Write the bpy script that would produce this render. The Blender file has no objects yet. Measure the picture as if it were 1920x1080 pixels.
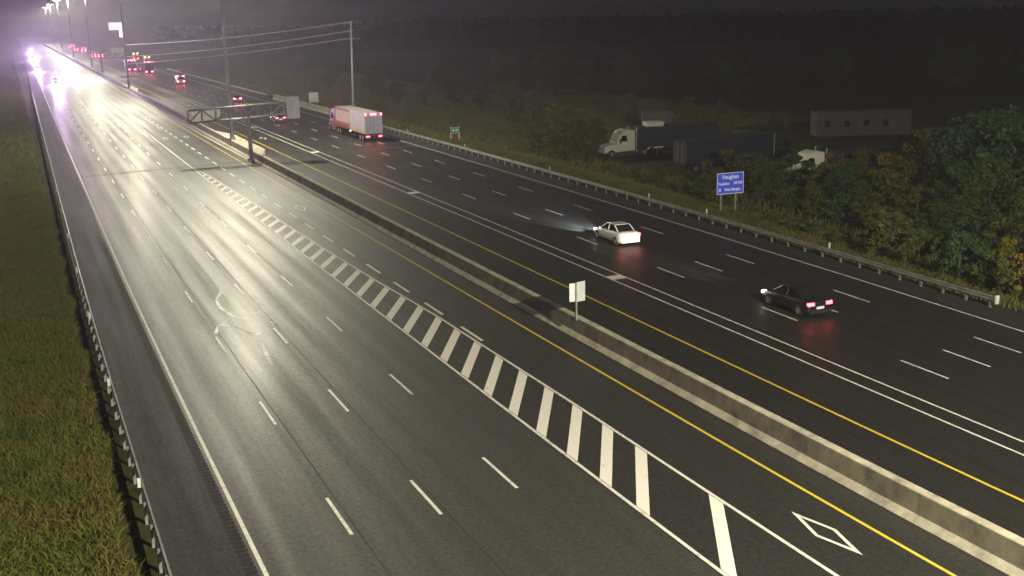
import bpy, bmesh, math, random
import numpy as np
from mathutils import Matrix, Vector
random.seed(7)
rng = np.random.default_rng(11)
S = bpy.context.scene
C = S.collection
pi = math.pi

# ------------------------------------------------------------------ camera
cam_d = bpy.data.cameras.new('camera'); cam = bpy.data.objects.new('camera', cam_d); C.objects.link(cam); S.camera = cam
YAW, PITCH, ROLL, HCAM = 0.40896, 0.24198, -0.02236, 17.358
f = Vector((math.sin(YAW)*math.cos(PITCH), math.cos(YAW)*math.cos(PITCH), -math.sin(PITCH)))
r0 = Vector((math.cos(YAW), -math.sin(YAW), 0)); u0 = r0.cross(f)
r = r0*math.cos(ROLL) + u0*math.sin(ROLL); u = -r0*math.sin(ROLL) + u0*math.cos(ROLL)
cam.matrix_world = Matrix(((r.x, u.x, -f.x, 0), (r.y, u.y, -f.y, 0), (r.z, u.z, -f.z, HCAM), (0, 0, 0, 1)))
cam_d.sensor_width = 36; cam_d.lens = 2100/1920*36; cam_d.clip_start = 0.5; cam_d.clip_end = 12000

# ------------------------------------------------------------------ night sky and exposure
W = bpy.data.worlds.new('World'); S.world = W; W.use_nodes = True
nt = W.node_tree; bg = nt.nodes['Background']
sky = nt.nodes.new('ShaderNodeTexSky'); sky.sky_type = 'NISHITA'; sky.sun_disc = False
sky.sun_elevation = math.radians(-7); sky.sun_rotation = math.radians(200)
mixw = nt.nodes.new('ShaderNodeVectorMath'); mixw.operation = 'MULTIPLY_ADD'
nt.links.new(sky.outputs[0], mixw.inputs[0])
mixw.inputs[1].default_value = (0.1, 0.1, 0.1); mixw.inputs[2].default_value = (0.60, 0.59, 0.62)   # town glow on low cloud
nt.links.new(mixw.outputs[0], bg.inputs[0]); bg.inputs[1].default_value = 0.023
vs = S.view_settings; vs.view_transform = 'Standard'; vs.look = 'None'; vs.gamma = 1; vs.use_curve_mapping = False; vs.exposure = 0.0
S.render.engine = 'CYCLES'
cy = S.cycles
cy.use_denoising = True; cy.max_bounces = 6; cy.diffuse_bounces = 2; cy.glossy_bounces = 3; cy.transmission_bounces = 3
cy.volume_bounces = 1; cy.transparent_max_bounces = 8; cy.caustics_reflective = False; cy.caustics_refractive = False
cy.sample_clamp_indirect = 4.0; cy.volume_step_rate = 1.0

MAST_POWER = 18500.0
HAZE_DENSITY = 0.00045
LAMP_COL = (1.0, 0.94, 0.70)

ALIGN = [[-1.85775, 33.05514, -177.2558, 432.48459, -487.09597, 212.99444, 4.29311, -101.20181, 485.63887, -1129.31227, 1232.5525, -518.10924, -1.76518, 63.82143, -285.66312, 623.55074, -644.94575, 247.55953, -0.39501, -25.94328, 138.0625, -303.73155, 313.00995, -121.95914], [0.28019, -2.95029, 12.73676, -27.34784, 28.55056, -11.86081, 0.08129, -2.21811, 13.05853, -29.30058, 29.26971, -10.94296, 0.75232, -4.99298, 11.74914, -11.82644, 4.29208, 0.05574, -0.24191, 1.87641, -5.52088, 7.7126, -5.13083, 1.30159]]
THICKET =  [(67.1, 123.5, -2.6, 1.2, 1.3), (66.5, 116.1, -2.6, 2.2, 1.7), (66.0, 110.1, -2.6, 2.5, 2.5), (65.5, 103.6, -2.6, 2.4, 2.2), (65.2, 99.0, -2.6, 3.3, 3.1), (62.0, 91.0, -1.73, 2.6, 2.2), (57.1, 79.6, -0.3, 3.7, 3.0), (55.8, 74.2, 0.0, 2.5, 2.4), (55.6, 71.4, 0.0, 2.2, 2.3), (55.3, 68.7, 0.0, 2.6, 2.9), (55.1, 65.3, 0.0, 2.8, 3.0), (54.9, 62.5, 0.0, 3.6, 2.9), (54.6, 59.4, 0.0, 3.6, 3.9), (54.4, 56.6, 0.0, 2.8, 2.5), (54.3, 54.6, 0.0, 2.5, 1.9), (54.1, 52.7, 0.0, 3.4, 2.6), (53.9, 50.5, 0.0, 2.9, 2.5), (53.8, 48.3, 0.0, 3.2, 2.7), (53.6, 46.5, 0.0, 3.6, 2.8), (53.5, 44.4, 0.0, 2.2, 2.3), (72.1, 123.2, -2.6, 1.1, 0.8), (71.7, 117.7, -2.6, 1.2, 1.0), (71.3, 111.3, -2.6, 1.5, 1.7), (70.9, 106.3, -2.6, 3.6, 3.4), (70.5, 100.7, -2.6, 3.1, 3.2), (70.2, 95.5, -2.6, 4.6, 3.5), (69.8, 90.5, -2.6, 3.1, 2.7), (69.5, 86.4, -2.6, 4.7, 4.1), (69.2, 82.1, -2.6, 4.0, 3.4), (69.0, 78.9, -2.6, 3.3, 2.5), (68.8, 76.1, -2.6, 4.3, 4.7), (68.6, 73.5, -2.6, 3.0, 3.3), (68.4, 70.5, -2.6, 3.7, 3.1), (68.2, 67.6, -2.6, 4.6, 4.1), (68.0, 65.1, -2.6, 3.0, 3.2), (67.8, 63.1, -2.6, 3.9, 4.1), (67.7, 61.1, -2.6, 4.4, 4.7), (67.5, 58.6, -2.6, 4.5, 3.5), (67.4, 56.5, -2.6, 3.2, 3.3), (78.0, 117.8, -2.6, 1.7, 1.6), (77.6, 112.7, -2.6, 3.8, 3.0), (77.3, 107.9, -2.6, 4.2, 4.6), (77.0, 102.8, -2.6, 2.2, 1.9), (76.8, 99.1, -2.6, 4.1, 4.2), (76.5, 94.2, -2.6, 4.3, 4.4), (76.2, 89.8, -2.6, 5.0, 4.9), (75.9, 85.8, -2.6, 4.3, 4.3), (75.7, 82.6, -2.6, 4.6, 4.7), (75.5, 79.1, -2.6, 4.2, 4.5), (75.3, 75.8, -2.6, 4.8, 3.6), (75.1, 72.9, -2.6, 4.1, 4.0), (74.9, 70.1, -2.6, 5.2, 5.1), (74.7, 67.2, -2.6, 4.3, 4.2), (74.6, 64.5, -2.6, 5.3, 4.6), (74.4, 61.8, -2.6, 5.3, 5.3), (86.0, 122.8, -2.6, 2.8, 2.6), (85.6, 115.5, -2.6, 1.0, 1.0), (85.2, 108.8, -2.6, 4.4, 3.6), (84.9, 102.5, -2.6, 4.3, 4.1), (84.6, 97.0, -2.6, 4.3, 3.8), (84.3, 92.0, -2.6, 4.6, 4.7), (84.0, 87.3, -2.6, 5.4, 5.4), (83.9, 83.9, -2.6, 6.8, 5.5), (83.6, 80.1, -2.6, 9.3, 9.1), (83.5, 76.8, -2.6, 10.1, 10.0), (83.3, 73.1, -2.6, 9.9, 7.6), (83.1, 69.9, -2.6, 9.6, 8.0), (95.7, 119.1, -2.6, 2.3, 2.5), (95.5, 114.3, -2.6, 2.2, 2.0), (95.2, 109.2, -2.6, 2.3, 2.0), (95.0, 104.7, -2.6, 2.5, 2.6), (94.8, 100.0, -2.6, 3.1, 2.4), (94.6, 95.1, -2.6, 5.0, 3.9), (94.4, 90.6, -2.6, 7.8, 6.8), (94.2, 86.4, -2.6, 8.7, 9.5), (94.1, 82.0, -2.6, 8.4, 7.5), (93.9, 78.0, -2.6, 8.2, 8.0)]
SINGLE =  [(68.1, 137.8, -2.6, 8.4), (67.0, 144.1, -2.6, 5.8), (72.6, 137.6, -2.6, 6.0), (89.7, 237.6, -2.6, 9.6), (82.7, 236.0, -2.6, 4.7), (89.7, 221.9, -2.6, 6.1), (81.2, 252.1, -2.6, 5.2), (83.5, 191.0, -2.6, 7.8), (82.7, 179.8, -2.6, 6.5), (82.8, 276.3, -2.6, 8.0), (82.2, 315.8, -2.6, 8.2), (113.3, 487.1, -2.6, 9.0), (98.6, 173.9, -2.6, 6.1), (116.7, 172.5, -2.6, 4.3), (117.4, 154.6, -2.6, 3.6), (117.8, 185.0, -2.6, 4.1)]
# ------------------------------------------------------------------ the road's alignment (s = metres across, t = metres along)
def _basis(X, Y):
    a = X/40; b = Y/(Y+120)
    return np.stack([a**i*b**j for i in range(4) for j in range(6)], -1)
AL = np.array(ALIGN)
def road_np(X, Y):
    X = np.asarray(X, float); Y = np.asarray(Y, float)
    Xc = np.clip(X, -12, 90); Yc = np.clip(Y, 20, 1400); B = _basis(Xc, Yc)
    return Xc + B@AL[0] + (X-Xc), Yc*(1+B@AL[1]) + (Y-Yc)
def road(X, Y):
    a, b = road_np(X, Y); return float(a), float(b)
def heading(X, Y):
    a = road(X, Y-2); b = road(X, Y+2)
    return -math.atan2(b[0]-a[0], b[1]-a[1])

# ------------------------------------------------------------------ materials
def newmat(name):
    m = bpy.data.materials.new(name); m.use_nodes = True
    nt = m.node_tree; b = nt.nodes['Principled BSDF']
    return m, nt, b
def N(nt, typ, **kw):
    n = nt.nodes.new(typ)
    for k, v in kw.items():
        if k.startswith('i_'):
            n.inputs[k[2:].replace('_', ' ')].default_value = v
        else: setattr(n, k, v)
    return n
def ramp(nt, src, stops):
    n = nt.nodes.new('ShaderNodeValToRGB'); e = n.color_ramp.elements
    while len(e) < len(stops): e.new(0.5)
    for k, (p, c) in enumerate(stops):
        e[k].position = p; e[k].color = (*c, 1) if len(c) == 3 else c
    nt.links.new(src, n.inputs[0]); return n
def simple(name, col, rough=0.6, metal=0.0, var=0.25, scale=3.0, coat=0.0, spec=0.5):
    m, nt, b = newmat(name)
    tc = N(nt, 'ShaderNodeTexCoord'); no = N(nt, 'ShaderNodeTexNoise', i_Scale=scale, i_Detail=5.0)
    nt.links.new(tc.outputs['Object'], no.inputs['Vector'])
    lo = tuple(c*(1-var) for c in col); hi = tuple(min(1, c*(1+var)) for c in col)
    rp = ramp(nt, no.outputs['Fac'], [(0.3, lo), (0.7, hi)])
    nt.links.new(rp.outputs[0], b.inputs['Base Color'])
    b.inputs['Roughness'].default_value = rough; b.inputs['Metallic'].default_value = metal
    b.inputs['Coat Weight'].default_value = coat; b.inputs['Specular IOR Level'].default_value = spec
    return m
def emit(name, col, strength):
    m, nt, b = newmat(name)
    b.inputs['Base Color'].default_value = (*[c*0.5 for c in col], 1)
    b.inputs['Emission Color'].default_value = (*col, 1); b.inputs['Emission Strength'].default_value = strength
    b.inputs['Roughness'].default_value = 0.3
    return m

def asphalt(name, base, r_lo, r_hi, track, lane0, spec=0.5, coat=0.0, warm=(1, 0.98, 0.94)):
    """worn damp asphalt: streaks run along the road (UV = metres across, metres along)"""
    m, nt, b = newmat(name); L = nt.links.new
    uv = N(nt, 'ShaderNodeUVMap', uv_map='UVMap')
    mp = N(nt, 'ShaderNodeMapping'); mp.inputs['Scale'].default_value = (1.9, 0.035, 1); L(uv.outputs[0], mp.inputs[0])
    st = N(nt, 'ShaderNodeTexNoise', i_Scale=1.0, i_Detail=6.0, i_Roughness=0.65); L(mp.outputs[0], st.inputs['Vector'])
    mp2 = N(nt, 'ShaderNodeMapping'); mp2.inputs['Scale'].default_value = (0.22, 0.05, 1); L(uv.outputs[0], mp2.inputs[0])
    pa = N(nt, 'ShaderNodeTexNoise', i_Scale=1.0, i_Detail=7.0, i_Roughness=0.6); L(mp2.outputs[0], pa.inputs['Vector'])
    mp3 = N(nt, 'ShaderNodeMapping'); mp3.inputs['Scale'].default_value = (3.0, 0.9, 1); L(uv.outputs[0], mp3.inputs[0])
    fi = N(nt, 'ShaderNodeTexNoise', i_Scale=1.0, i_Detail=9.0, i_Roughness=0.8); L(mp3.outputs[0], fi.inputs['Vector'])
    gr = N(nt, 'ShaderNodeTexNoise', i_Scale=60.0, i_Detail=3.0); L(uv.outputs[0], gr.inputs['Vector'])
    # wheel tracks: two per 3.52 m lane
    sx = N(nt, 'ShaderNodeSeparateXYZ'); L(uv.outputs[0], sx.inputs[0])
    s1 = N(nt, 'ShaderNodeMath', operation='SUBTRACT'); s1.inputs[1].default_value = lane0; L(sx.outputs[0], s1.inputs[0])
    s2 = N(nt, 'ShaderNodeMath', operation='MULTIPLY'); s2.inputs[1].default_value = 2*pi/1.76; L(s1.outputs[0], s2.inputs[0])
    s3 = N(nt, 'ShaderNodeMath', operation='COSINE'); L(s2.outputs[0], s3.inputs[0])
    s4 = N(nt, 'ShaderNodeMath', operation='MULTIPLY_ADD'); s4.inputs[1].default_value = -0.5; s4.inputs[2].default_value = 0.5; L(s3.outputs[0], s4.inputs[0])
    # mix: m = .45 streak + .35 patch + .2 fine  (+ track)
    a1 = N(nt, 'ShaderNodeMath', operation='MULTIPLY'); a1.inputs[1].default_value = 0.42; L(st.outputs[0], a1.inputs[0])
    a2 = N(nt, 'ShaderNodeMath', operation='MULTIPLY_ADD'); a2.inputs[1].default_value = 0.26; L(pa.outputs[0], a2.inputs[0]); L(a1.outputs[0], a2.inputs[2])
    a3 = N(nt, 'ShaderNodeMath', operation='MULTIPLY_ADD'); a3.inputs[1].default_value = 0.34; L(fi.outputs[0], a3.inputs[0]); L(a2.outputs[0], a3.inputs[2])
    a4 = N(nt, 'ShaderNodeMath', operation='MULTIPLY_ADD'); a4.inputs[1].default_value = track; L(s4.outputs[0], a4.inputs[0]); L(a3.outputs[0], a4.inputs[2])
    c0 = tuple(base*0.62*w for w in warm); c1 = tuple(base*w for w in warm); c2 = tuple(base*1.55*w for w in warm)
    rp = ramp(nt, a4.outputs[0], [(0.33, c0), (0.5, c1), (0.70, c2)])
    mg = N(nt, 'ShaderNodeMixRGB', blend_type='MULTIPLY'); mg.inputs[0].default_value = 0.8
    me_ = N(nt, 'ShaderNodeTexNoise', i_Scale=5.0, i_Detail=8.0, i_Roughness=0.85); L(uv.outputs[0], me_.inputs['Vector'])
    av = N(nt, 'ShaderNodeMath', operation='MULTIPLY_ADD'); av.inputs[1].default_value = 0.6; L(me_.outputs[0], av.inputs[0])
    ah = N(nt, 'ShaderNodeMath', operation='MULTIPLY'); ah.inputs[1].default_value = 0.4; L(gr.outputs[0], ah.inputs[0]); L(ah.outputs[0], av.inputs[2])
    rg = ramp(nt, av.outputs[0], [(0.38, (0.45, 0.45, 0.47)), (0.5, (1.0, 1.0, 1.0)), (0.62, (1.7, 1.65, 1.5))])
    L(rp.outputs[0], mg.inputs[1]); L(rg.outputs[0], mg.inputs[2]); L(mg.outputs[0], b.inputs['Base Color'])
    rr = N(nt, 'ShaderNodeMapRange'); rr.inputs['From Min'].default_value = 0.35; rr.inputs['From Max'].default_value = 0.68
    rr.inputs['To Min'].default_value = r_hi; rr.inputs['To Max'].default_value = r_lo
    L(a4.outputs[0], rr.inputs['Value']); L(rr.outputs[0], b.inputs['Roughness'])
    sp = N(nt, 'ShaderNodeMapRange'); sp.inputs['From Min'].default_value = 0.40; sp.inputs['From Max'].default_value = 0.60; sp.inputs['To Min'].default_value = spec*0.35; sp.inputs['To Max'].default_value = spec*1.5
    L(av.outputs[0], sp.inputs['Value']); L(sp.outputs[0], b.inputs['Specular IOR Level'])
    b.inputs['Coat Weight'].default_value = coat; b.inputs['Coat Roughness'].default_value = 0.24
    bp = N(nt, 'ShaderNodeBump', i_Strength=0.5, i_Distance=0.02); L(av.outputs[0], bp.inputs['Height']); L(bp.outputs[0], b.inputs['Normal'])
    return m

def paint(name, col, wear=0.5):
    m, nt, b = newmat(name); L = nt.links.new
    uv = N(nt, 'ShaderNodeUVMap', uv_map='UVMap')
    no = N(nt, 'ShaderNodeTexNoise', i_Scale=2.2, i_Detail=9.0, i_Roughness=0.8); L(uv.outputs[0], no.inputs['Vector'])
    worn = tuple(c*0.30+0.02 for c in col)
    rp = ramp(nt, no.outputs[0], [(0.33, worn), (0.33+0.20*wear, col), (0.9, tuple(min(1, c*1.1) for c in col))])
    L(rp.outputs[0], b.inputs['Base Color']); b.inputs['Roughness'].default_value = 0.5; b.inputs['Specular IOR Level'].default_value = 0.7
    return m

M = {}
M['asphalt'] = asphalt('worn_asphalt', 0.030, 0.46, 0.66, 0.10, 5.65, spec=1.0, coat=0.05, warm=(1, 0.99, 0.90))
M['asphalt_new'] = asphalt('new_asphalt', 0.018, 0.44, 0.70, 0.04, 22.7, spec=0.8, coat=0.03)
M['asphalt_section'] = asphalt('shadow_band_asphalt', 0.040, 0.46, 0.70, 0.05, 5.65, spec=0.4)
M['asphalt_right'] = asphalt('right_asphalt', 0.017, 0.44, 0.66, 0.06, 37.3, spec=0.5, coat=0.05)
M['asphalt_shoulder'] = asphalt('shoulder_asphalt', 0.030, 0.55, 0.8, 0.0, 5.65, spec=0.35)
M['joint'] = simple('tar', (0.010, 0.010, 0.011), 0.75)
M['tar'] = simple('tar_seam', (0.018, 0.018, 0.017), 0.7)
M['white_paint'] = paint('white_road_paint', (0.80, 0.76, 0.70), 0.75)
M['new_white'] = paint('fresh_white_paint', (0.88, 0.82, 0.76), 0.35)
M['yellow_paint'] = paint('yellow_road_paint', (0.70, 0.52, 0.05), 0.5)
def concrete_mat():
    m, nt, b = newmat('stained_concrete'); L = nt.links.new
    tc = N(nt, 'ShaderNodeTexCoord'); mp = N(nt, 'ShaderNodeMapping'); mp.inputs['Scale'].default_value = (0.8, 0.8, 0.5)
    L(tc.outputs['Object'], mp.inputs[0])
    no = N(nt, 'ShaderNodeTexNoise', i_Scale=1.6, i_Detail=8.0, i_Roughness=0.7); L(mp.outputs[0], no.inputs['Vector'])
    rp = ramp(nt, no.outputs[0], [(0.32, (0.23, 0.21, 0.165)), (0.46, (0.40, 0.36, 0.28)), (0.7, (0.62, 0.56, 0.43))])
    L(rp.outputs[0], b.inputs['Base Color']); b.inputs['Roughness'].default_value = 0.85
    bp = N(nt, 'ShaderNodeBump', i_Strength=0.3, i_Distance=0.02); L(no.outputs[0], bp.inputs['Height']); L(bp.outputs[0], b.inputs['Normal'])
    return m
M['concrete'] = concrete_mat()
M['gutter'] = simple('gutter_concrete', (0.40, 0.37, 0.31), 0.8, scale=1.5, var=0.3)
M['steel'] = simple('galvanized_steel', (0.33, 0.33, 0.33), 0.5, 0.6, scale=2)
M['pole'] = simple('grey_pole_steel', (0.26, 0.26, 0.27), 0.55, 0.4, scale=1)
M['wood_post'] = simple('weathered_wood', (0.16, 0.13, 0.10), 0.85)
M['white_reflector'] = simple('white_reflector', (0.6, 0.6, 0.57), 0.4)
M['sign_back'] = simple('aluminium_sign_back', (0.62, 0.62, 0.64), 0.45, 0.2, scale=2, var=0.08)
M['sign_blue'] = simple('blue_sign_face', (0.06, 0.10, 1.0), 0.5, var=0.06)
M['sign_green'] = simple('green_sign_face', (0.06, 0.30, 0.18), 0.5, var=0.1)
M['sign_white'] = simple('white_sign_legend', (0.85, 0.85, 0.88), 0.5, var=0.03)
M['black'] = simple('black_plastic', (0.015, 0.015, 0.016), 0.5)
M['rubber'] = simple('tyre_rubber', (0.018, 0.018, 0.018), 0.85)
M['rim'] = simple('alloy_rim', (0.45, 0.45, 0.46), 0.35, 0.8)
M['glass'] = simple('dark_glass', (0.012, 0.014, 0.016), 0.08, var=0.1)
M['white_car'] = simple('white_car_paint', (0.78, 0.77, 0.72), 0.3, var=0.02, coat=0.6)
M['dark_car'] = simple('dark_car_paint', (0.012, 0.012, 0.017), 0.32, var=0.05, coat=0.4)
M['grey_car'] = simple('grey_car_paint', (0.16, 0.16, 0.17), 0.3, var=0.05, coat=0.6)
M['trailer'] = simple('pale_trailer_panel', (0.33, 0.30, 0.29), 0.5, var=0.12, scale=0.8)
M['trailer_red'] = simple('brick_red_curtain', (0.26, 0.06, 0.035), 0.6, var=0.15, scale=1)
M['trailer_beige'] = simple('beige_curtain', (0.44, 0.30, 0.24), 0.6, var=0.12, scale=0.8)
M['trailer_door'] = simple('grey_lilac_doors', (0.50, 0.47, 0.58), 0.5, var=0.1)
M['trailer_dark'] = simple('dark_blue_trailer', (0.020, 0.025, 0.036), 0.6, var=0.15, scale=1)
M['trailer_dim'] = simple('dull_white_trailer', (0.060, 0.060, 0.056), 0.7, var=0.2, scale=0.7)
M['cab_white'] = simple('white_cab_paint', (0.66, 0.65, 0.58), 0.4, var=0.06, coat=0.3)
M['cab_red'] = simple('maroon_cab_paint', (0.20, 0.05, 0.05), 0.4, var=0.1, coat=0.3)
M['amber_paint'] = simple('yellow_service_paint', (0.5, 0.33, 0.05), 0.5)
M['plate'] = simple('licence_plate', (0.75, 0.75, 0.78), 0.5, var=0.05)
M['tail'] = emit('red_tail_light', (1.0, 0.05, 0.07), 16)
M['tail_far'] = emit('red_far_tail_light', (1.0, 0.035, 0.07), 110)
M['marker_red'] = emit('red_marker_light', (1.0, 0.04, 0.06), 30)
M['marker_amber'] = emit('amber_light', (1.0, 0.45, 0.08), 60)
M['head'] = emit('white_headlight', (1.0, 0.90, 0.80), 14)
M['head_far'] = emit('violet_white_headlight', (0.85, 0.50, 1.0), 160)
M['lamp'] = emit('lamp_lens', (1.0, 0.95, 0.86), 300)
M['glow_sign'] = emit('violet_white_sign_light', (0.80, 0.58, 1.0), 1.6)
M['window_lit'] = emit('lit_window', (0.9, 0.85, 1.0), 2.0)

# ------------------------------------------------------------------ mesh helpers
class MB:
    def __init__(s): s.v = []; s.f = []; s.uv = None; s.mi = []
    def add(s, vs, fs, mi=0):
        o = len(s.v); s.v += [tuple(map(float, p)) for p in vs]; s.f += [tuple(i+o for i in q) for q in fs]; s.mi += [mi]*len(fs)
    def box(s, x0, x1, y0, y1, z0, z1, mi=0, taper=0.0):
        t = taper
        s.add([(x0, y0, z0), (x1, y0, z0), (x1, y1, z0), (x0, y1, z0), (x0+t, y0+t, z1), (x1-t, y0+t, z1), (x1-t, y1-t, z1), (x0+t, y1-t, z1)],
              [(0, 3, 2, 1), (4, 5, 6, 7), (0, 1, 5, 4), (1, 2, 6, 5), (2, 3, 7, 6), (3, 0, 4, 7)], mi)
    def tube(s, p, q, r0, r1=None, n=8, cap=True, mi=0):
        r1 = r0 if r1 is None else r1; p = Vector(p); q = Vector(q); d = (q-p).normalized()
        a = d.orthogonal().normalized(); b = d.cross(a); vs = []
        for c, rr in ((p, r0), (q, r1)):
            for k in range(n):
                t = 2*pi*k/n; vs.append(c + a*rr*math.cos(t) + b*rr*math.sin(t))
        fs = [(k, (k+1) % n, n+(k+1) % n, n+k) for k in range(n)]
        if cap: fs += [tuple(range(n-1, -1, -1)), tuple(range(n, 2*n))]
        s.add(vs, fs, mi)
    def loft(s, rings, cap=True, mi=0):
        n = len(rings[0]); vs = [p for rg in rings for p in rg]; fs = []
        for i in range(len(rings)-1):
            for k in range(n):
                fs.append((i*n+k, i*n+(k+1) % n, (i+1)*n+(k+1) % n, (i+1)*n+k))
        if cap: fs += [tuple(range(n-1, -1, -1)), tuple((len(rings)-1)*n+k for k in range(n))]
        s.add(vs, fs, mi)
    def mesh(s, name, mats, smooth=False):
        me = bpy.data.meshes.new(name); me.from_pydata(s.v, [], s.f)
        for m in (mats if isinstance(mats, (list, tuple)) else [mats]): me.materials.append(M[m] if isinstance(m, str) else m)
        if any(s.mi): me.polygons.foreach_set('material_index', s.mi)
        if smooth: me.polygons.foreach_set('use_smooth', [True]*len(me.polygons))
        me.update(); return me
    def build(s, name, mats, parent=None, smooth=False, **kw):
        return link(name, s.mesh(name, mats, smooth), parent, **kw)
def link(name, me, parent=None, loc=None, rz=None):
    o = bpy.data.objects.new(name, me); C.objects.link(o)
    if parent: o.parent = parent
    if loc is not None: o.location = loc
    if rz is not None: o.rotation_euler = (0, 0, rz)
    return o
def tag(o, label=None, cat=None, group=None, kind=None):
    if label: o['label'] = label
    if cat: o['category'] = cat
    if group: o['group'] = group
    if kind: o['kind'] = kind
    return o
def empty(name, loc=(0, 0, 0), rz=0.0, **kw):
    o = bpy.data.objects.new(name, None); C.objects.link(o); o.location = loc; o.rotation_euler = (0, 0, rz); o.empty_display_size = 0.3
    return tag(o, **kw)
def kids(o): return [c for c in C.objects if c.parent == o]
def copy_tree(o, parent=None):
    c = o.copy(); C.objects.link(c)
    if parent: c.parent = parent
    for ch in kids(o): copy_tree(ch, c)
    return c

def sheet(name, s0, s1, t0, t1, z, mat, parent=None, step=None, kind=None, smat=None):
    """a thin sheet on the road between two offsets; s0, s1 numbers or functions of t"""
    ts = []
    t = t0
    while t < t1 - 1e-6:
        ts.append(t); t += step or max(2.5, min(40, abs(t)*0.05))
    ts.append(t1); ts = np.array(ts)
    f0 = s0 if callable(s0) else (lambda q: np.full_like(q, s0)); f1 = s1 if callable(s1) else (lambda q: np.full_like(q, s1))
    a = np.asarray(f0(ts), float); b = np.asarray(f1(ts), float)
    w = float(np.max(np.abs(b-a))); n = max(1, int(w/4))
    vs = []; uv = []; fs = []
    for i, tt in enumerate(ts):
        for k in range(n+1):
            sx = a[i]+(b[i]-a[i])*k/n; x, y = road(sx, tt); vs.append((x, y, z)); uv.append((sx, tt))
    for i in range(len(ts)-1):
        for k in range(n):
            q = i*(n+1)+k; fs.append((q, q+1, q+n+2, q+n+1))
    me = bpy.data.meshes.new(name); me.from_pydata(vs, [], fs); me.materials.append(M[mat])
    ul = me.uv_layers.new(name='UVMap')
    li = np.empty(len(me.loops), int); me.loops.foreach_get('vertex_index', li)
    ul.data.foreach_set('uv', np.array(uv)[li].ravel())
    o = link(name, me, parent)
    if kind: o['kind'] = kind
    return o
def quads(name, polys, z, mat, parent=None, kind=None):
    """painted shapes: each polygon a list of (s, t) corners"""
    vs = []; uv = []; fs = []
    for p in polys:
        o = len(vs)
        for (s_, t_) in p:
            x, y = road(s_, t_); vs.append((x, y, z)); uv.append((s_, t_))
        fs.append(tuple(range(o, o+len(p))))
    me = bpy.data.meshes.new(name); me.from_pydata(vs, [], fs); me.materials.append(M[mat])
    ul = me.uv_layers.new(name='UVMap')
    li = np.empty(len(me.loops), int); me.loops.foreach_get('vertex_index', li)
    ul.data.foreach_set('uv', np.array(uv)[li].ravel())
    o = link(name, me, parent)
    if kind: o['kind'] = kind
    return o

# ------------------------------------------------------------------ ground
def terrain_z(x):
    return np.where(x > 55, -2.6*np.clip((x-56)/9.0, 0, 1), np.where(x < 1.6, -0.25*np.clip((1.6-x)/3, 0, 1)+0.10*np.clip((-x-4)/8, 0, 30), 0)) - 0.06
def build_ground():
    xs = np.concatenate([[-3000, -1200, -500, -250, -120, -70, -45, -30], np.arange(-24, 4, 1.5), [8, 20, 35, 48, 52], np.arange(54, 72, 1.5), [76, 85, 100, 120, 150, 200, 300, 500, 900, 1600, 3500]])
    ys = np.concatenate([[-400, -120, -60], np.arange(-30, 130, 5), np.arange(130, 400, 15), [450, 520, 600, 750, 900, 1200, 1700, 2500, 4500]])
    XX, YY = np.meshgrid(xs, ys); ZZ = terrain_z(XX)
    ZZ = np.where(XX < -60, ZZ.clip(max=5.0), ZZ)
    off = (XX < 1) | (XX > 57)
    ZZ = ZZ + off*0.10*np.sin(XX*0.9+1.3*np.sin(YY*0.21))*np.cos(YY*0.37)
    v = np.stack([XX, YY, ZZ], -1).reshape(-1, 3); nx = len(xs); ny = len(ys)
    fs = [(j*nx+i, j*nx+i+1, (j+1)*nx+i+1, (j+1)*nx+i) for j in range(ny-1) for i in range(nx-1)]
    m, nt, b = newmat('rough_grass_ground'); L = nt.links.new
    tc = N(nt, 'ShaderNodeTexCoord')
    n1 = N(nt, 'ShaderNodeTexNoise', i_Scale=0.35, i_Detail=8.0, i_Roughness=0.7); L(tc.outputs['Object'], n1.inputs['Vector'])
    rp = ramp(nt, n1.outputs[0], [(0.3, (0.020, 0.028, 0.010)), (0.5, (0.045, 0.050, 0.016)), (0.7, (0.080, 0.062, 0.026))])
    L(rp.outputs[0], b.inputs['Base Color']); b.inputs['Roughness'].default_value = 0.95; b.inputs['Specular IOR Level'].default_value = 0.1
    bp = N(nt, 'ShaderNodeBump', i_Strength=0.9, i_Distance=0.3); L(n1.outputs[0], bp.inputs['Height']); L(bp.outputs[0], b.inputs['Normal'])
    me = bpy.data.meshes.new('ground'); me.from_pydata(v.tolist(), [], fs); me.materials.append(m)
    o = link('ground', me); tag(o, kind='structure')
build_ground()

# ------------------------------------------------------------------ carriageways
LX = dict(A=5.65, B=9.17, C=12.70, D=16.22, E=19.45, G=25.99, I=32.54, J=36.15, K=37.31, L=40.74, M_=44.06, N=47.37, O=50.73)
TEND = 1900
left = sheet('left_carriageway', LX['A']-0.25, 19.42, -60, 138.0, 0.0, 'asphalt', kind='structure')
sheet('newer_asphalt', 19.42, 27.75, -60, 138.0, 0.0, 'asphalt_new', left)
sheet('asphalt_section', LX['A']-0.25, 27.75, 139.2, TEND, 0.0, 'asphalt', left)
sheet('truss_shadow_band', LX['A']+12, 27.75, 138.0, 139.2, 0.0, 'asphalt_section', left)  # strip of less shiny asphalt standing in for the sign truss's shadow
sheet('truss_shadow_band', LX['A']-0.25, LX['A']+12, 138.0, 139.2, 0.0, 'asphalt_section', left)
sh = sheet('left_shoulder', 2.45, LX['A']-0.25, -60, TEND, 0.0, 'asphalt_shoulder', kind='structure')
right = sheet('right_carriageway', 28.25, 51.2, -60, 138.6, 0.0, 'asphalt_right', kind='structure')
sheet('asphalt_section', 28.25, 51.2, 139.6, TEND, 0.0, 'asphalt_right', right)
sheet('truss_shadow_band', 28.25, 36.2, 138.6, 139.6, 0.0, 'asphalt_section', right)
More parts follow.
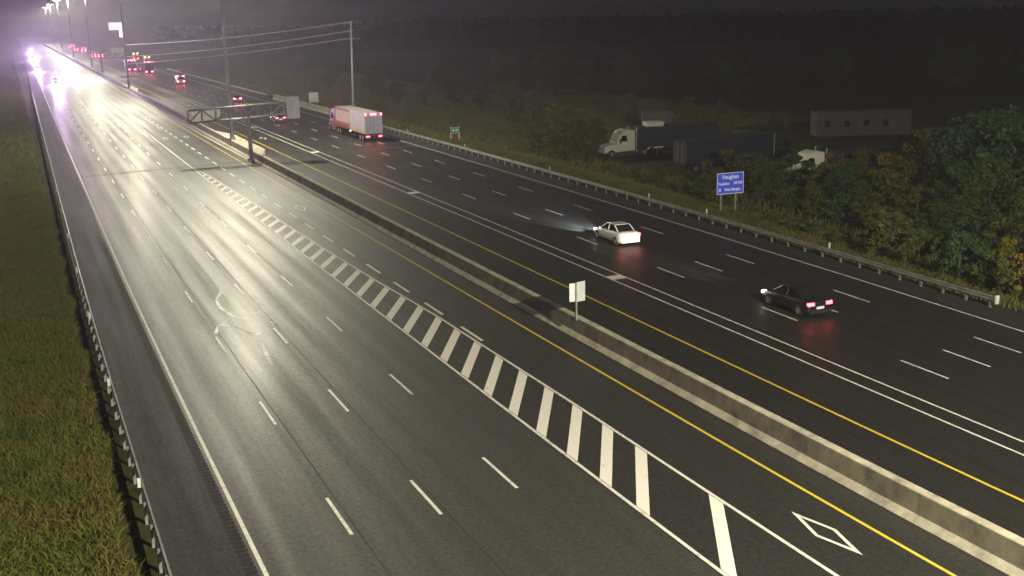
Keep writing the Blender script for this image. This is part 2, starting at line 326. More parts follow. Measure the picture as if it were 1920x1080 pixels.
sheet('truss_shadow_band', 36.2, 51.2, 138.6, 139.6, 0.0, 'asphalt_section', right)
sheet('right_shoulder', 51.2, 53.9, -60, TEND, 0.0, 'asphalt_shoulder', kind='structure')
# tar seams along the lane joints, a little darker
for s_, a_, b_ in ((9.45, 20, 230), (22.0, 90, 240), (12.95, 24, 150), (19.3, 20, 60)):
    sheet('tar_seam', (lambda q, s_=s_: s_+.015*np.sin(q*.31)+.012*np.sin(q*1.1)), (lambda q, s_=s_: s_+.04+.015*np.sin(q*.31)+.012*np.sin(q*1.1+.9)), a_, b_, 0.004, 'tar', left, step=1.5)
# solid lines
def line(s_, a_, b_, mat, par, w=0.15, z=0.008, name='edge_line', step=None):
    f0 = (lambda q: s_(q)-w/2) if callable(s_) else s_-w/2
    f1 = (lambda q: s_(q)+w/2) if callable(s_) else s_+w/2
    return sheet(name, f0, f1, a_, b_, z, mat, par, step=step)
line(LX['A'], -60, 900, 'white_paint', left, 0.16)
line(LX['E'], -60, 900, 'white_paint', left, 0.15)
Fx = lambda q: np.interp(q, [-60, 42, 60, 69, 82, 105, 126, 137], [22.72, 22.62, 22.32, 21.85, 21.4, 20.9, 20.3, 19.65])
line(Fx, -60, 137, 'white_paint', left, 0.15, name='gore_line')
line(LX['G'], -60, 900, 'yellow_paint', left, 0.15)
line(LX['I'], -60, 900, 'yellow_paint', right, 0.15)
line(LX['J'], -60, 700, 'white_paint', right, 0.13)
line(LX['K'], -60, 700, 'white_paint', right, 0.13)
line(LX['O'], -60, 900, 'white_paint', right, 0.15)
# broken lines, one object per dash
def dashes(s_, ph, par, i0, i1, length=3.4, per=12.0, w=0.14, skip=()):
    for i in range(i0, i1):
        if i in skip: continue
        a_ = ph+per*i
        quads('lane_dash', [[(s_-w/2, a_), (s_+w/2, a_), (s_+w/2, a_+length/2), (s_+w/2, a_+length), (s_-w/2, a_+length), (s_-w/2, a_+length/2)]], 0.008, 'white_paint', par)
dashes(LX['B'], 34.19, left, -1, 24); dashes(LX['C'], 34.25, left, -1, 26); dashes(LX['D'], 34.99, left, -1, 26)
dashes(LX['L'], 35.62, right, -1, 26); dashes(LX['M_'], 35.74, right, -1, 24); dashes(LX['N'], 36.46, right, -1, 22)
dashes(22.78, 53.3, left, 0, 28, length=3.15, per=6.05, w=0.2)
# hatched gore: one object per bar
tops = [25.3-2.85*k for k in range(0, 9)] + [30.9] + [36.4+2.84*k for k in range(0, 35)]
for t_ in tops:
    if t_ > 131 or (t_ < 30.8): continue
    xr = float(Fx(np.array([t_]))[0])-0.10; xl = 19.55; sl = (xr-xl)*1.68; w_ = 0.62
    yl = t_-sl
    quads('gore_bar', [[(xl, yl), (xl, yl-w_-0.35), (xr, t_-w_-0.35), (xr, t_)]], 0.008, 'new_white', left)
# lane diamonds
def diamond(s_, t_, par, ln=3.9, wd=0.98, th=0.13):
    a = [(s_, t_-ln/2), (s_+wd/2, t_), (s_, t_+ln/2), (s_-wd/2, t_)]
    k = 1-th/wd*2.2
    b = [(s_, t_-ln/2*k), (s_+wd/2*k, t_), (s_, t_+ln/2*k), (s_-wd/2*k, t_)]
    quads('diamond_marking', [[a[i], a[(i+1) % 4], b[(i+1) % 4], b[i]] for i in range(4)], 0.009, 'white_paint', par)
for s_, t_ in ((24.35, 26.15), (24.35, 100.6), (24.4, 175.4), (21.1, 175.7), (24.4, 250)): diamond(s_, t_, left)
for s_, t_ in ((34.4, 163.6), (34.4, 240)): diamond(s_, t_, right)
# painted bars between the twin white lines
for t_ in (23, 62, 102.5, 141.5, 181.5):
    quads('crossing_bar', [[(LX['J']+.07, t_-.5), (LX['K']-.07, t_-.5), (LX['K']-.07, t_+.55), (LX['J']+.07, t_+.55)]], 0.009, 'new_white', right)
# rumble strip: milled grooves beside the edge line
gm = MB()
t_ = 22.0
while t_ < 95:
    a = [road(LX['A']-0.62, t_), road(LX['A']-0.22, t_), road(LX['A']-0.20, t_+0.19), road(LX['A']-0.68, t_+0.19)]
    gm.add([(p[0], p[1], 0.006) for p in a] , [(0, 1, 2, 3)]); t_ += 0.34
o = gm.build('rumble_strip', 'joint', sh); tag(o, kind='stuff')
# lamp reflections and paint scuffs drawn as glossy and pale strokes on the middle lanes
def glint_mat():
    m, nt, b = newmat('lamp_glint'); b.inputs['Base Color'].default_value = (0.05, 0.05, 0.045, 1); b.inputs['Roughness'].default_value = 0.42; b.inputs['Specular IOR Level'].default_value = 0.9
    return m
M['lamp_glint'] = glint_mat(); M['pale_glint'] = simple('pale_lamp_glint', (0.5, 0.5, 0.52), 0.5, var=0.1, scale=8)
def stroke(name, pts, ws, mat):
    L_, R_ = [], []
    n = 34
    P_ = np.array(pts, float); tt = np.linspace(0, len(P_)-1, n); sx = np.interp(tt, range(len(P_)), P_[:, 0]); sy = np.interp(tt, range(len(P_)), P_[:, 1]); w_ = np.interp(tt, np.linspace(0, len(P_)-1, len(ws)), ws)
    sx = np.convolve(np.pad(sx, 1, 'edge'), [.25, .5, .25], 'valid'); sy = np.convolve(np.pad(sy, 1, 'edge'), [.25, .5, .25], 'valid')
    dx = np.gradient(sx); dy = np.gradient(sy); ln = np.hypot(dx, dy); nx, ny = -dy/ln, dx/ln
    w_ = w_*(0.8+0.4*np.random.default_rng(len(pts)).uniform(0, 1, n))
    poly = [[(sx[k]-nx[k]*w_[k], sy[k]-ny[k]*w_[k]), (sx[k]+nx[k]*w_[k], sy[k]+ny[k]*w_[k]), (sx[k+1]+nx[k+1]*w_[k+1], sy[k+1]+ny[k+1]*w_[k+1]), (sx[k+1]-nx[k+1]*w_[k+1], sy[k+1]-ny[k+1]*w_[k+1])] for k in range(n-1)]
    keep = np.random.default_rng(len(pts)*7+n).uniform(0, 1, len(poly)) > .22
    quads(name, [p for p, q in zip(poly, keep) if q], 0.0055, mat, left)
stroke('glint_scuff', [(11.5, 72.3), (10.7, 70), (10.6, 67.8), (11.0, 65.4), (11.6, 64.6)], (.02, .09, .08, .02), 'lamp_glint')
stroke('glint_scuff', [(9.3, 62.2), (9.7, 63.8), (10.6, 65.0), (11.8, 66.6)], (.10, .06, .03, .01), 'lamp_glint')
stroke('glint_scuff', [(12.0, 65.4), (12.6, 65.6), (13.2, 66.0)], (.03, .07, .02), 'lamp_glint')
stroke('glint_scuff', [(9.8, 64.0), (10.6, 63.4), (10.9, 62.2)], (.03, .05, .10), 'pale_glint')
stroke('glint_smear', [(10.85, 62.2), (11.1, 61.5), (11.25, 60.7), (11.75, 61.0)], (.08, .15, .08, .02), 'pale_glint')
stroke('glint_smear', [(12.85, 63.1), (13.0, 62.7)], (.10, .07), 'pale_glint')
stroke('glint_scuff', [(11.4, 59.0), (11.2, 57.2), (11.0, 55.0)], (.03, .12, .03), 'lamp_glint')

# ------------------------------------------------------------------ median barrier
def barrier_profile(flip=1, hw=0.21, wb=0.52, h=1.08):
    # cross-section (s offset, z), left foot to right foot
    return [(-wb, 0.0), (-wb, 0.06), (-hw-0.06, 0.30), (-hw, h-0.03), (-hw+0.03, h), (hw-0.03, h), (hw, h-0.03), (hw+0.06, 0.30), (wb, 0.06), (wb, 0.0)]
med = empty('concrete_median_barrier', (*road(28.0, 20), 0), label='long stained concrete barrier between the two carriageways', cat='barrier')
def seg(par, s_, t0, t1, prof, name='barrier_segment', mat='concrete', g=0.012):
    n = max(2, int((t1-t0)/8)+1); rings = []
    ox, oy, oz = par.location
    for k in range(n):
        t = t0+g+(t1-t0-2*g)*k/(n-1)
        rings.append([(lambda p: (p[0]-ox, p[1]-oy, z-oz))(road(s_+dx, t)) for dx, z in prof])
    b = MB(); b.loft(rings); return b.build(name, mat, par)
BX = 28.02
t_ = 1.0
edges = []
while t_ < 133: edges.append(t_); t_ += 6.0
edges.append(133.0)
for a_, b_ in zip(edges[:-1], edges[1:]): seg(med, BX, a_, b_, barrier_profile())
# flared plinth round each mast
def flare(a_, b_, w_):
    ox, oy, oz = med.location; rings = []
    for k, q in enumerate([0, .12, .2, .8, .88, 1.0]):
        t = a_+(b_-a_)*q; ww = 0 if q in (0, 1.0) else (w_ if 0.15 < q < 0.85 else w_*0.5)
        rings.append([(lambda p: (p[0]-ox, p[1]-oy, z-oz))(road(BX+dx+(ww if dx > 0 else 0), t)) for dx, z in barrier_profile()])
    b = MB(); b.loft(rings); b.build('mast_plinth', 'concrete', med)
flare(133.02, 170, 1.5)
t_ = 170.02
for nxt in (190, 210, 235, 260, 285):
    seg(med, BX, t_, nxt, barrier_profile()); t_ = nxt
flare(t_+.02, 330, 1.2); t_ = 330.04
for nxt in (380, 440, 520, 600, 700, 820, 950, 1150, 1400): seg(med, BX, t_, nxt, barrier_profile()); t_ = nxt
sheet('gutter', lambda q: np.interp(q, [140, 175, 205, 235], [27.15, 26.85, 26.9, 27.2]), lambda q: np.interp(q, [140, 175, 205, 235], [27.5, 27.25, 27.3, 27.5]), 140, 235, 0.010, 'gutter', left, step=5)

# right concrete barrier
rb = empty('roadside_concrete_barrier', (*road(53.6, 200), 0), label='pale concrete barrier on the far shoulder beside the passing truck', cat='barrier')
e = list(range(168, 246, 6))
for a_, b_ in zip(e[:-1], e[1:]): seg(rb, 53.7, a_, b_, barrier_profile(hw=0.2, wb=0.5, h=1.05), mat='gutter')

# ------------------------------------------------------------------ guardrails
def guardrail(name, s_, t0, t1, side, label, post_every, n_posts, mat='steel', refl=()):
    ox, oy = road(s_, t0)
    root = empty(name, (ox, oy, 0), label=label, cat='guardrail')
    prof = [(-.03, .46), (-.09, .50), (-.09, .55), (-.02, .60), (-.02, .62), (-.09, .67), (-.09, .72), (-.03, .76), (0, .76), (-.05, .71), (-.05, .67), (.015, .62), (.015, .60), (-.05, .55), (-.05, .51), (0, .46)]
    t = t0
    while t < t1-1:
        ln = 12 if t < 150 else 40
        seg(root, s_, t, min(t1, t+ln), [(side*a, z) for a, z in prof], 'rail', mat, g=0.0)
        t += ln
    pm = MB(); pm.box(-.05, .05, -.08, .08, -0.3, 0.74); post = pm.mesh('post', 'wood_post' if mat == 'wood' else 'steel')
    bm_ = MB(); bm_.box(-.07, .07, -.07, .07, 0.48, 0.74); blk = bm_.mesh('spacer_block', 'wood_post')
    for k in range(n_posts):
        t = t0+0.5+k*post_every
        if t > t1: break
        x, y = road(s_+side*0.10, t)
        p = link('post', post, root, (x-ox, y-oy, 0), heading(s_, t))
    rm = MB(); rm.box(-.06, .06, -.03, .03, 0.76, 1.12); rmesh = rm.mesh('reflector', 'white_reflector')
    for t in refl:
        x, y = road(s_+side*0.12, t); link('reflector', rmesh, root, (x-ox, y-oy, 0))
    return root
guardrail('guardrail', 2.45, 18, 330, -1, 'long thin steel guardrail along the grass at the left edge', 2.0, 120, refl=(40, 53, 66.5, 80, 94, 108, 122))
gr2 = guardrail('guardrail', 53.05, 43.2, 169, 1, 'steel guardrail with posts below the blue sign and thicket on the right', 2.0, 64, refl=(59, 74.6, 83.8, 104, 128, 150))
tm = MB(); tm.box(-.12, .12, -.06, .06, .35, .85)
x, y = road(53.05, 43.1); link('end_terminal', tm.mesh('end_terminal', 'white_reflector'), gr2, (x-gr2.location.x, y-gr2.location.y, 0))
guardrail('guardrail', 53.3, 246, 420, 1, 'distant steel guardrail beyond the pale concrete barrier, far right shoulder', 4.0, 40)

# ------------------------------------------------------------------ light masts
MASTS = [(28.4, -12.0)] + [(26.69, 157.21), (25.99, 295.25), (26.45, 434.98), (27.2, 574.3), (27.4, 696.0), (29.0, 860.0), (30.5, 1010.0)]
mast_lab = ['tall light mast rising from the barrier behind the camera', 'nearest tall light mast, standing on the barrier flare before the sign truss',
 'second tall light mast from the camera, left of the crossing power cables', 'third tall light mast in the row running into the glare',
 'fourth tall light mast in the row, thin in the haze', 'fifth tall light mast in the row, faint in the haze', 'sixth tall light mast, very faint far down the median', 'seventh and farthest tall light mast, lost in the glare']
MH = 28.8
pb = MB()
pb.tube((0, 0, 0.0), (0, 0, 0.25), 0.42, 0.42, 12); pb.tube((0, 0, 0.25), (0, 0, 15), 0.30, 0.21, 12, False); pb.tube((0, 0, 15), (0, 0, MH), 0.21, 0.13, 12)
pole_me = pb.mesh('pole', 'pole', True)
hb = MB(); hb.tube((0, 0, 0.0), (0, 0, .3), .33, .24, 12); house_me = hb.mesh('housing', 'pole')
lb = MB(); lb.tube((0, 0, -.06), (0, 0, -.01), .24, .30, 12); lens_me = lb.mesh('lens', 'lamp')
rg = MB()
for k in range(16):
    a, b = 2*pi*k/16, 2*pi*(k+1)/16; rg.tube((1.1*math.cos(a), 1.1*math.sin(a), MH-.6), (1.1*math.cos(b), 1.1*math.sin(b), MH-.6), .05, n=6)
for k in range(4):
    a = 2*pi*k/4+.4; rg.tube((.1*math.cos(a), .1*math.sin(a), MH-.6), (1.7*math.cos(a), 1.7*math.sin(a), MH-.6), .05, n=6)
ring_me = rg.mesh('lamp_ring', 'pole')
def lamp_light(power, radius):
    l = bpy.data.lights.new('mast_light', 'SPOT'); l.energy = power; l.color = LAMP_COL; l.spot_size = math.radians(176); l.spot_blend = 0.12; l.shadow_soft_size = radius
    return l
first_l = lamp_light(MAST_POWER*14.4, 0.35); near_l = lamp_light(MAST_POWER, 0.30); far_l = lamp_light(MAST_POWER*4, 0.8)
for i, (x, y) in enumerate(MASTS):
    z0 = 1.06 if i else 0.0
    m = empty('high_mast_light', (x, y, z0), label=mast_lab[i], cat='light mast', group='tall light masts along the median barrier')
    link('pole', pole_me, m); link('lamp_ring', ring_me, m)
    for k in range(4):
        a = 2*pi*k/4+.4
        h = link('luminaire', house_me, m, (1.75*math.cos(a), 1.75*math.sin(a), MH-.85)); link('lens', lens_me, h, (0, 0, 0))
        if 0 < i <= 3:
            lo = bpy.data.objects.new('mast_light', near_l if i else first_l); C.objects.link(lo); lo.parent = h; lo.location = (0, 0, -.45)
    if i > 3 or i == 0:
        lo = bpy.data.objects.new('mast_light', far_l if i else first_l); C.objects.link(lo); lo.parent = m; lo.location = (0 if i else -3.2, 0, MH-1.9)

# ------------------------------------------------------------------ sign trusses
def truss(x0, y0, z0, post_h, xl, xr, zb_l, zb_r, h, panels, label, dpt=0.7):
    t = empty('cantilever_sign_truss', (x0, y0, 0), label=label, cat='sign gantry', group='cantilever sign trusses on the median barrier')
    b = MB(); b.tube((0, 0, z0), (0, 0, z0+.2), .5, .5, 10); b.tube((0, 0, z0+.2), (0, 0, z0+post_h), .27, .22, 10); b.build('post', 'pole', t, True)
    def zt(x): return zb_l+(zb_r-zb_l)*(x-xl)/(xr-xl)
    for (yy, dz) in ((-dpt/2, 0), (dpt/2, 0), (-dpt/2, h), (dpt/2, h)):
        b = MB(); b.tube((xl, yy, zt(xl)+dz), (xr, yy, zt(xr)+dz), .085 if dz else .085, n=8); b.build('chord', 'steel', t, True)
    n = max(3, int((xr-xl)/1.5)); 
    for k in range(n+1):
        xx = xl+(xr-xl)*k/n; b = MB()
        for yy in (-dpt/2, dpt/2): b.tube((xx, yy, zt(xx)), (xx, yy, zt(xx)+h), .045, n=6)
        b.tube((xx, -dpt/2, zt(xx)), (xx, dpt/2, zt(xx)), .04, n=6); b.tube((xx, -dpt/2, zt(xx)+h), (xx, dpt/2, zt(xx)+h), .04, n=6)
        if k < n:
            x2 = xl+(xr-xl)*(k+1)/n; up = k % 2
            b.tube((xx, -dpt/2, zt(xx)+(h if up else 0)), (x2, -dpt/2, zt(x2)+(0 if up else h)), .045, n=6)
            b.tube((xx, dpt/2, zt(xx)+(h if up else 0)), (x2, dpt/2, zt(x2)+(0 if up else h)), .045, n=6)
        b.build('brace', 'steel', t)
    for (pa, pb_, za, zb, front) in panels:
        b = MB(); yy = dpt/2+.12 if not front else -dpt/2-.12
        b.box(pa, pb_, yy-.03, yy+.03, za, zb); s = b.build('sign_panel', 'sign_back', t)
        b = MB()
        k = pa+.3
        while k < pb_: b.box(k-.03, k+.03, yy-.09, yy-.032, za+.05, zb-.05); k += 1.2
        b.build('stiffener', 'steel', s)
    return t
tr = truss(25.97, 140.33, 0.15, 7.0, -7.2, 6.1, 5.1, 5.6, 1.5, [(-6.7, -3.3, 5.1, 6.55, False)], 'nearest cantilever sign truss on the barrier, seen from behind with both arms')
b = MB(); b.box(4.7, 6.3, -.52, -.42, 5.0, 7.7); s = b.build('signal_panel', 'trailer', tr)
for q in (0, 1):
    b = MB(); b.tube((5.5, -.56, 5.75+q*1.15), (5.5, -.525, 5.75+q*1.15), .28, n=12); b.build('lens_cover', 'pole', s)
for q, hh in ((-2.6, 1.6), (-1.7, 1.9)):
    b = MB(); b.tube((q, 0, 6.7), (q, 0, 6.9+hh), .05); b.build('antenna', 'steel', tr)
truss(26.71, 391.2, 1.0, 7.2, 0.2, 8.2, 5.6, 5.6, 1.3, [(3.2, 7.8, 5.0, 8.7, False)], 'second, distant cantilever sign truss with one arm over the right lanes')

# small double sign on the barrier
t = empty('barrier_sign', (26.42, 52.3, 1.05), label='small V-shaped pair of white sign panels on a post on the barrier', cat='sign')
b = MB(); b.box(-.05, .05, -.05, .05, 0, 2.1); b.build('post', 'steel', t)
b = MB(); b.add([(-.47, -.14, 1.10), (-.06, .03, 1.04), (-.06, .03, 2.05), (-.47, -.14, 2.11), (-.47, -.11, 1.10), (-.06, .06, 1.04), (-.06, .06, 2.05), (-.47, -.11, 2.11)], [(0, 1, 2, 3), (7, 6, 5, 4), (0, 4, 5, 1), (3, 2, 6, 7), (0, 3, 7, 4), (1, 5, 6, 2)]); b.build('sign_panel', 'sign_white', t)
b = MB(); b.add([(.0, -.09, 1.04), (.50, -.09, 1.06), (.50, -.09, 2.16), (.0, -.09, 2.12), (.0, -.07, 1.04), (.50, -.07, 1.06), (.50, -.07, 2.16), (.0, -.07, 2.12)], [(0, 1, 2, 3), (7, 6, 5, 4), (0, 4, 5, 1), (3, 2, 6, 7), (0, 3, 7, 4), (1, 5, 6, 2)]); b.build('sign_panel', 'sign_back', t)

# ------------------------------------------------------------------ roadside signs
def text_mesh(txt, size, mat, parent, loc, align='CENTER', name='lettering', stretch=1.0):
    cu = bpy.data.curves.new(name, 'FONT'); cu.body = txt; cu.size = size; cu.align_x = align; cu.extrude = 0.008; cu.offset = size*0.018
    tmp = bpy.data.objects.new('tmp', cu); C.objects.link(tmp)
    dg = bpy.context.evaluated_depsgraph_get(); me = bpy.data.meshes.new_from_object(tmp.evaluated_get(dg))
    bpy.data.objects.remove(tmp); me.name = name; me.materials.clear(); me.materials.append(M[mat])
    o = link(name, me, parent, loc); o.rotation_euler = (pi/2, 0, 0); o.scale = (stretch, 1, 1); return o
vs_ = empty('city_boundary_sign', (55.95, 81.0, 0), -0.04, label='blue city boundary sign with white lettering on two posts', cat='sign')
for px in (-.85, .62):
    b = MB(); b.box(px-.07, px+.07, -.03, .09, -.4, 1.75); b.build('post', 'steel', vs_)
b = MB(); b.box(-1.34, 1.34, -.08, -.035, 1.55, 3.40); p = b.build('sign_face', 'sign_blue', vs_)
b = MB()
for q in ((-1.34, 1.34, 1.55, 1.60), (-1.34, 1.34, 3.35, 3.40), (-1.34, -1.29, 1.60, 3.35), (1.29, 1.34, 1.60, 3.35)): b.box(q[0], q[1], -.092, -.081, q[2], q[3])
b.build('border', 'sign_white', p)
text_mesh('Vaughan', .50, 'sign_white', p, (0, -.085, 2.88), stretch=1.0)
text_mesh('Population', .34, 'sign_white', p, (-1.2, -.085, 2.36), 'LEFT', stretch=.78)
text_mesh('330 000', .35, 'sign_white', p, (1.2, -.085, 2.38), 'RIGHT', stretch=.78)
text_mesh('8', .42, 'sign_white', p, (-1.05, -.085, 1.80), stretch=1.0)
text_mesh('Interchanges', .38, 'sign_white', p, (.24, -.085, 1.83), stretch=.82)

gs = empty('guide_sign', (56.2, 148.7, 0), 0, label='small green guide sign on two thin white posts in the right verge', cat='sign')
for px in (-.62, .62):
    b = MB(); b.box(px-.05, px+.05, -.04, .04, -.3, 1.7); b.build('post', 'sign_white', gs)
b = MB(); b.box(-.72, .72, -.08, -.045, .85, 1.65); p = b.build('sign_face', 'sign_green', gs)
b = MB(); b.box(-.72, .72, -.088, -.082, .85, .9); b.box(-.72, .72, -.088, -.082, 1.60, 1.65); b.box(-.5, -.1, -.088, -.082, 1.15, 1.4); b.box(.05, .5, -.088, -.082, 1.15, 1.4); b.build('legend', 'sign_white', p)
sq = empty('roadside_sign_back', (54.7, 224.1, 0), 0, label='grey back of a square sign beside the utility pole', cat='sign')
for px in (-.6, .6):
    b = MB(); b.box(px-.05, px+.05, -.05, .05, -.3, 2.4); b.build('post', 'steel', sq)
b = MB(); b.box(-.95, .95, -.10, -.05, .55, 2.5); b.build('sign_panel', 'sign_back', sq)

# utility pole and cables
up = empty('utility_pole', (59.04, 210.94, -1.0), 0, label='slender tall utility pole beside the right shoulder', cat='utility pole')
b = MB(); b.tube((0, 0, 0), (.5, 0, 17.2), .22, .14, 10); b.build('pole', 'sign_back', up, True)
b = MB(); b.box(.3, 2.2, -.07, .07, 13.9, 14.06); b.build('crossarm', 'steel', up)
b = MB(); b.tube((.5, 0, 17.2), (.5, 0, 17.5), .09, .05); b.build('insulator', 'steel', up)
CA, CB = (59.9, 210.9), (26.0, 295.2)
def cable(pts, label):
    k = np.polyfit([p[0] for p in pts], [p[1] for p in pts], 2); q = np.linspace(0, 1, 30); Z = np.polyval(k, q); Z[0] = pts[0][1]
    b = MB(); dx = CB[0]-CA[0]; dy = CB[1]-CA[1]
    for i in range(29): b.tube((dx*q[i], dy*q[i], Z[i]-Z[0]), (dx*q[i+1], dy*q[i+1], Z[i+1]-Z[0]), .10, n=6, cap=False)
    o = b.build('power_cable', 'cable_grey'); o.location = (CA[0], CA[1], Z[0]); tag(o, label, 'cable', 'power cables from the utility pole to the light mast')
M['cable_grey'] = simple('pale_cable', (0.5, 0.5, 0.5), 0.6)
cable([(0.001, 16.21), (0.256, 14.32), (0.525, 12.99), (0.701, 12.32), (0.967, 11.51)], 'topmost of the three pale cables slung across the right lanes')
cable([(0.002, 14.54), (0.529, 10.76), (0.856, 9.2), (0.973, 8.7)], 'middle one of the three pale cables slung across the right lanes')
cable([(0.003, 13.06), (0.238, 11.68), (0.532, 9.04), (0.818, 7.75), (0.962, 7.06)], 'lowest of the three pale cables slung across the right lanes')

# glowing pylon sign far right of the median
gl = empty('glowing_pylon_sign', (39.7, 480, 0), 0, label='glowing violet-white pylon sign in the distance right of the masts', cat='sign')
b = MB(); b.box(-2.7, 2.7, -.35, .35, 13.7, 16.5); b.build('lit_box', 'glow_sign', gl)
b = MB(); b.box(.9, 2.2, -.3, .3, 10.8, 13.65); b.build('lit_box', 'glow_sign', gl)
b = MB(); b.tube((1.9, 0, 0), (1.9, 0, 10.75), .3, .25, 10); b.build('pole', 'pole', gl)
gl.location = (39.7, 480, 0)

# ------------------------------------------------------------------ vehicles
def wheel_mesh(R, w):
    b = MB(); n = 20
    b.loft([[(x, rr*math.cos(2*pi*k/n), rr*math.sin(2*pi*k/n)) for k in range(n)] for x, rr in ((-w/2, R*.62), (-w/2, R*.93), (-w/2*.8, R), (w/2*.8, R), (w/2, R*.93), (w/2, R*.62))])
    t = b.mesh('tyre', 'rubber', True)
    b = MB(); b.tube((-w/2-.01, 0, 0), (w/2+.01, 0, 0), R*.6, n=16); b.box(-w/2-.02, w/2+.02, -R*.55, R*.55, -.03, .03); b.box(-w/2-.02, w/2+.02, -.03, .03, -R*.55, R*.55)
    return t, b.mesh('rim', 'rim')
CW = wheel_mesh(.33, .22); TW = wheel_mesh(.52, .30)
def put_wheels(par, spots, W_):
    for (x, y) in spots:
        w = link('wheel', W_[0], par, (x, y, W_[0].vertices[0].co.z*0 + (0.33 if W_ is CW else 0.52))); link('rim', W_[1], w)
def rrect(hw, z0, z1, y, tum=0.0, r=.12):
    return [(-hw+r, y, z0), (hw-r, y, z0), (hw, y, z0+r), (hw, y, (z0+z1)/2), (hw-tum, y, z1-r*.6), (hw-tum-r, y, z1), (-hw+tum+r, y, z1), (-hw+tum, y, z1-r*.6), (-hw, y, (z0+z1)/2), (-hw, y, z0+r)]
def spot(par, loc, power, col, size=55, pitch=3, blend=.6, yawd=0, rad=.08, back=False):
    l = bpy.data.lights.new('headlight_beam', 'SPOT'); l.energy = power; l.color = col; l.spot_size = math.radians(size); l.spot_blend = blend; l.shadow_soft_size = rad
    o = bpy.data.objects.new('headlight_beam', l); C.objects.link(o); o.parent = par; o.location = loc
    o.rotation_euler = (math.radians(90-pitch), 0, math.radians(yawd)); return o
def make_car(name, label, cat, s_, t_, mat, L_=4.6, W_=1.82, H=1.44, tail='tail', head='head', group=None, flip=False, beam=0, suv=False, cone=34, dip=1.2):
    x, y = road(s_, t_); a = heading(s_, t_) + (pi if flip else 0)
    c = empty(name, (x, y, 0.0), a, label=label, cat=cat, group=group)
    h = L_/2; w = W_/2
    st = [(-h, w*.86, .38, .86), (-h+.10, w*.95, .24, .98), (-h+.55, w, .20, 1.02), (-h+1.3, w, .18, .99), (0, w, .18, .95), (h-1.5, w, .18, .93), (h-.7, w*.97, .20, .84), (h-.15, w*.88, .24, .70), (h, w*.72, .34, .58)]
    if suv: st = [(yy, ww, z0+.05, z1+.17) for yy, ww, z0, z1 in st]
    b = MB(); b.loft([rrect(ww, z0, z1, yy, .05) for yy, ww, z0, z1 in st]); b.build('body', mat, c, True)
    zb = 1.10 if suv else .93
    cb = [(-h+.62, .80*w, .70*w, .985), (-h+1.35, .82*w, .66*w, H-.02), (-.15, .84*w, .66*w, H), (.35, .84*w, .65*w, H-.04), (1.15, .82*w, .72*w, .965)]
    if suv: cb = [(-h+.12, .84*w, .76*w, 1.15), (-h+.42, .84*w, .70*w, H), (0, .86*w, .70*w, H+.02), (.45, .86*w, .69*w, H-.04), (1.2, .84*w, .76*w, 1.12)]
    b = MB(); b.loft([[(-bw, yy, zb-.08), (bw, yy, zb-.08), (tw, yy, zt_), (-tw, yy, zt_)] for yy, bw, tw, zt_ in cb]); b.build('window_glass', 'glass', c)
    r1, r2, r3 = cb[1], cb[2], cb[3]
    b = MB(); b.loft([[(-q[2]-.01, q[0], q[3]-.05), (q[2]+.01, q[0], q[3]-.05), (q[2]-.05, q[0], q[3]+.025), (-q[2]+.05, q[0], q[3]+.025)] for q in (r1, r2, r3)]); b.build('roof', mat, c)
    for sx in (-1, 1):
        b = MB()
        for (qa, qb) in ((cb[0], cb[1]), (cb[4], cb[3])): b.tube((sx*(qa[1]*.98), qa[0], zb), (sx*(qb[2]+.02), qb[0], qb[3]-.02), .045, n=6)
        b.tube((sx*(cb[2][1]), cb[2][0], zb), (sx*(cb[2][2]+.02), cb[2][0], H-.03), .035, n=6)
        b.build('pillar', mat, c)
        b = MB(); b.box(sx*w-.02 if sx > 0 else sx*w-.16, sx*w+.16 if sx > 0 else sx*w+.02, .78, .96, zb-.02, zb+.14); b.build('wing_mirror', mat, c)
        zl = .74 if not suv else .95
        b = MB(); b.box(min(sx*w*.92, sx*w*.45), max(sx*w*.92, sx*w*.45), -h-.015, -h+.14, zl, zl+.17, taper=.01); b.build('tail_light', tail, c)
        b = MB(); b.box(min(sx*w*.84, sx*w*.5), max(sx*w*.84, sx*w*.5), h-.20, h-.005, .56, .70, taper=.01); b.build('headlight', head, c)
    b = MB(); b.box(-.26, .26, -h-.02, -h+.0, .52, .66); b.build('licence_plate', 'plate', c)
    b = MB(); b.box(-w*.84, w*.84, -h-.05, -h+.12, .26, .46, taper=.015); b.build('rear_bumper', mat if mat != 'dark_car' else 'black', c)
    b = MB(); b.box(-w*.5, w*.5, h-.08, h+.02, .30, .50, taper=.01); b.build('grille', 'black', c)
    put_wheels(c, [(-w+.1, -h+.85), (w-.1, -h+.85), (-w+.1, h-.85), (w-.1, h-.85)], CW)
    if beam:
        for sx in (-.6, .6): spot(c, (sx, h+.12, .68), beam, ((1.0, 0.80, 0.68) if cone < 20 else (0.86, 0.93, 1.0)) if not flip else (.80, .50, 1), cone, dip)
    return c
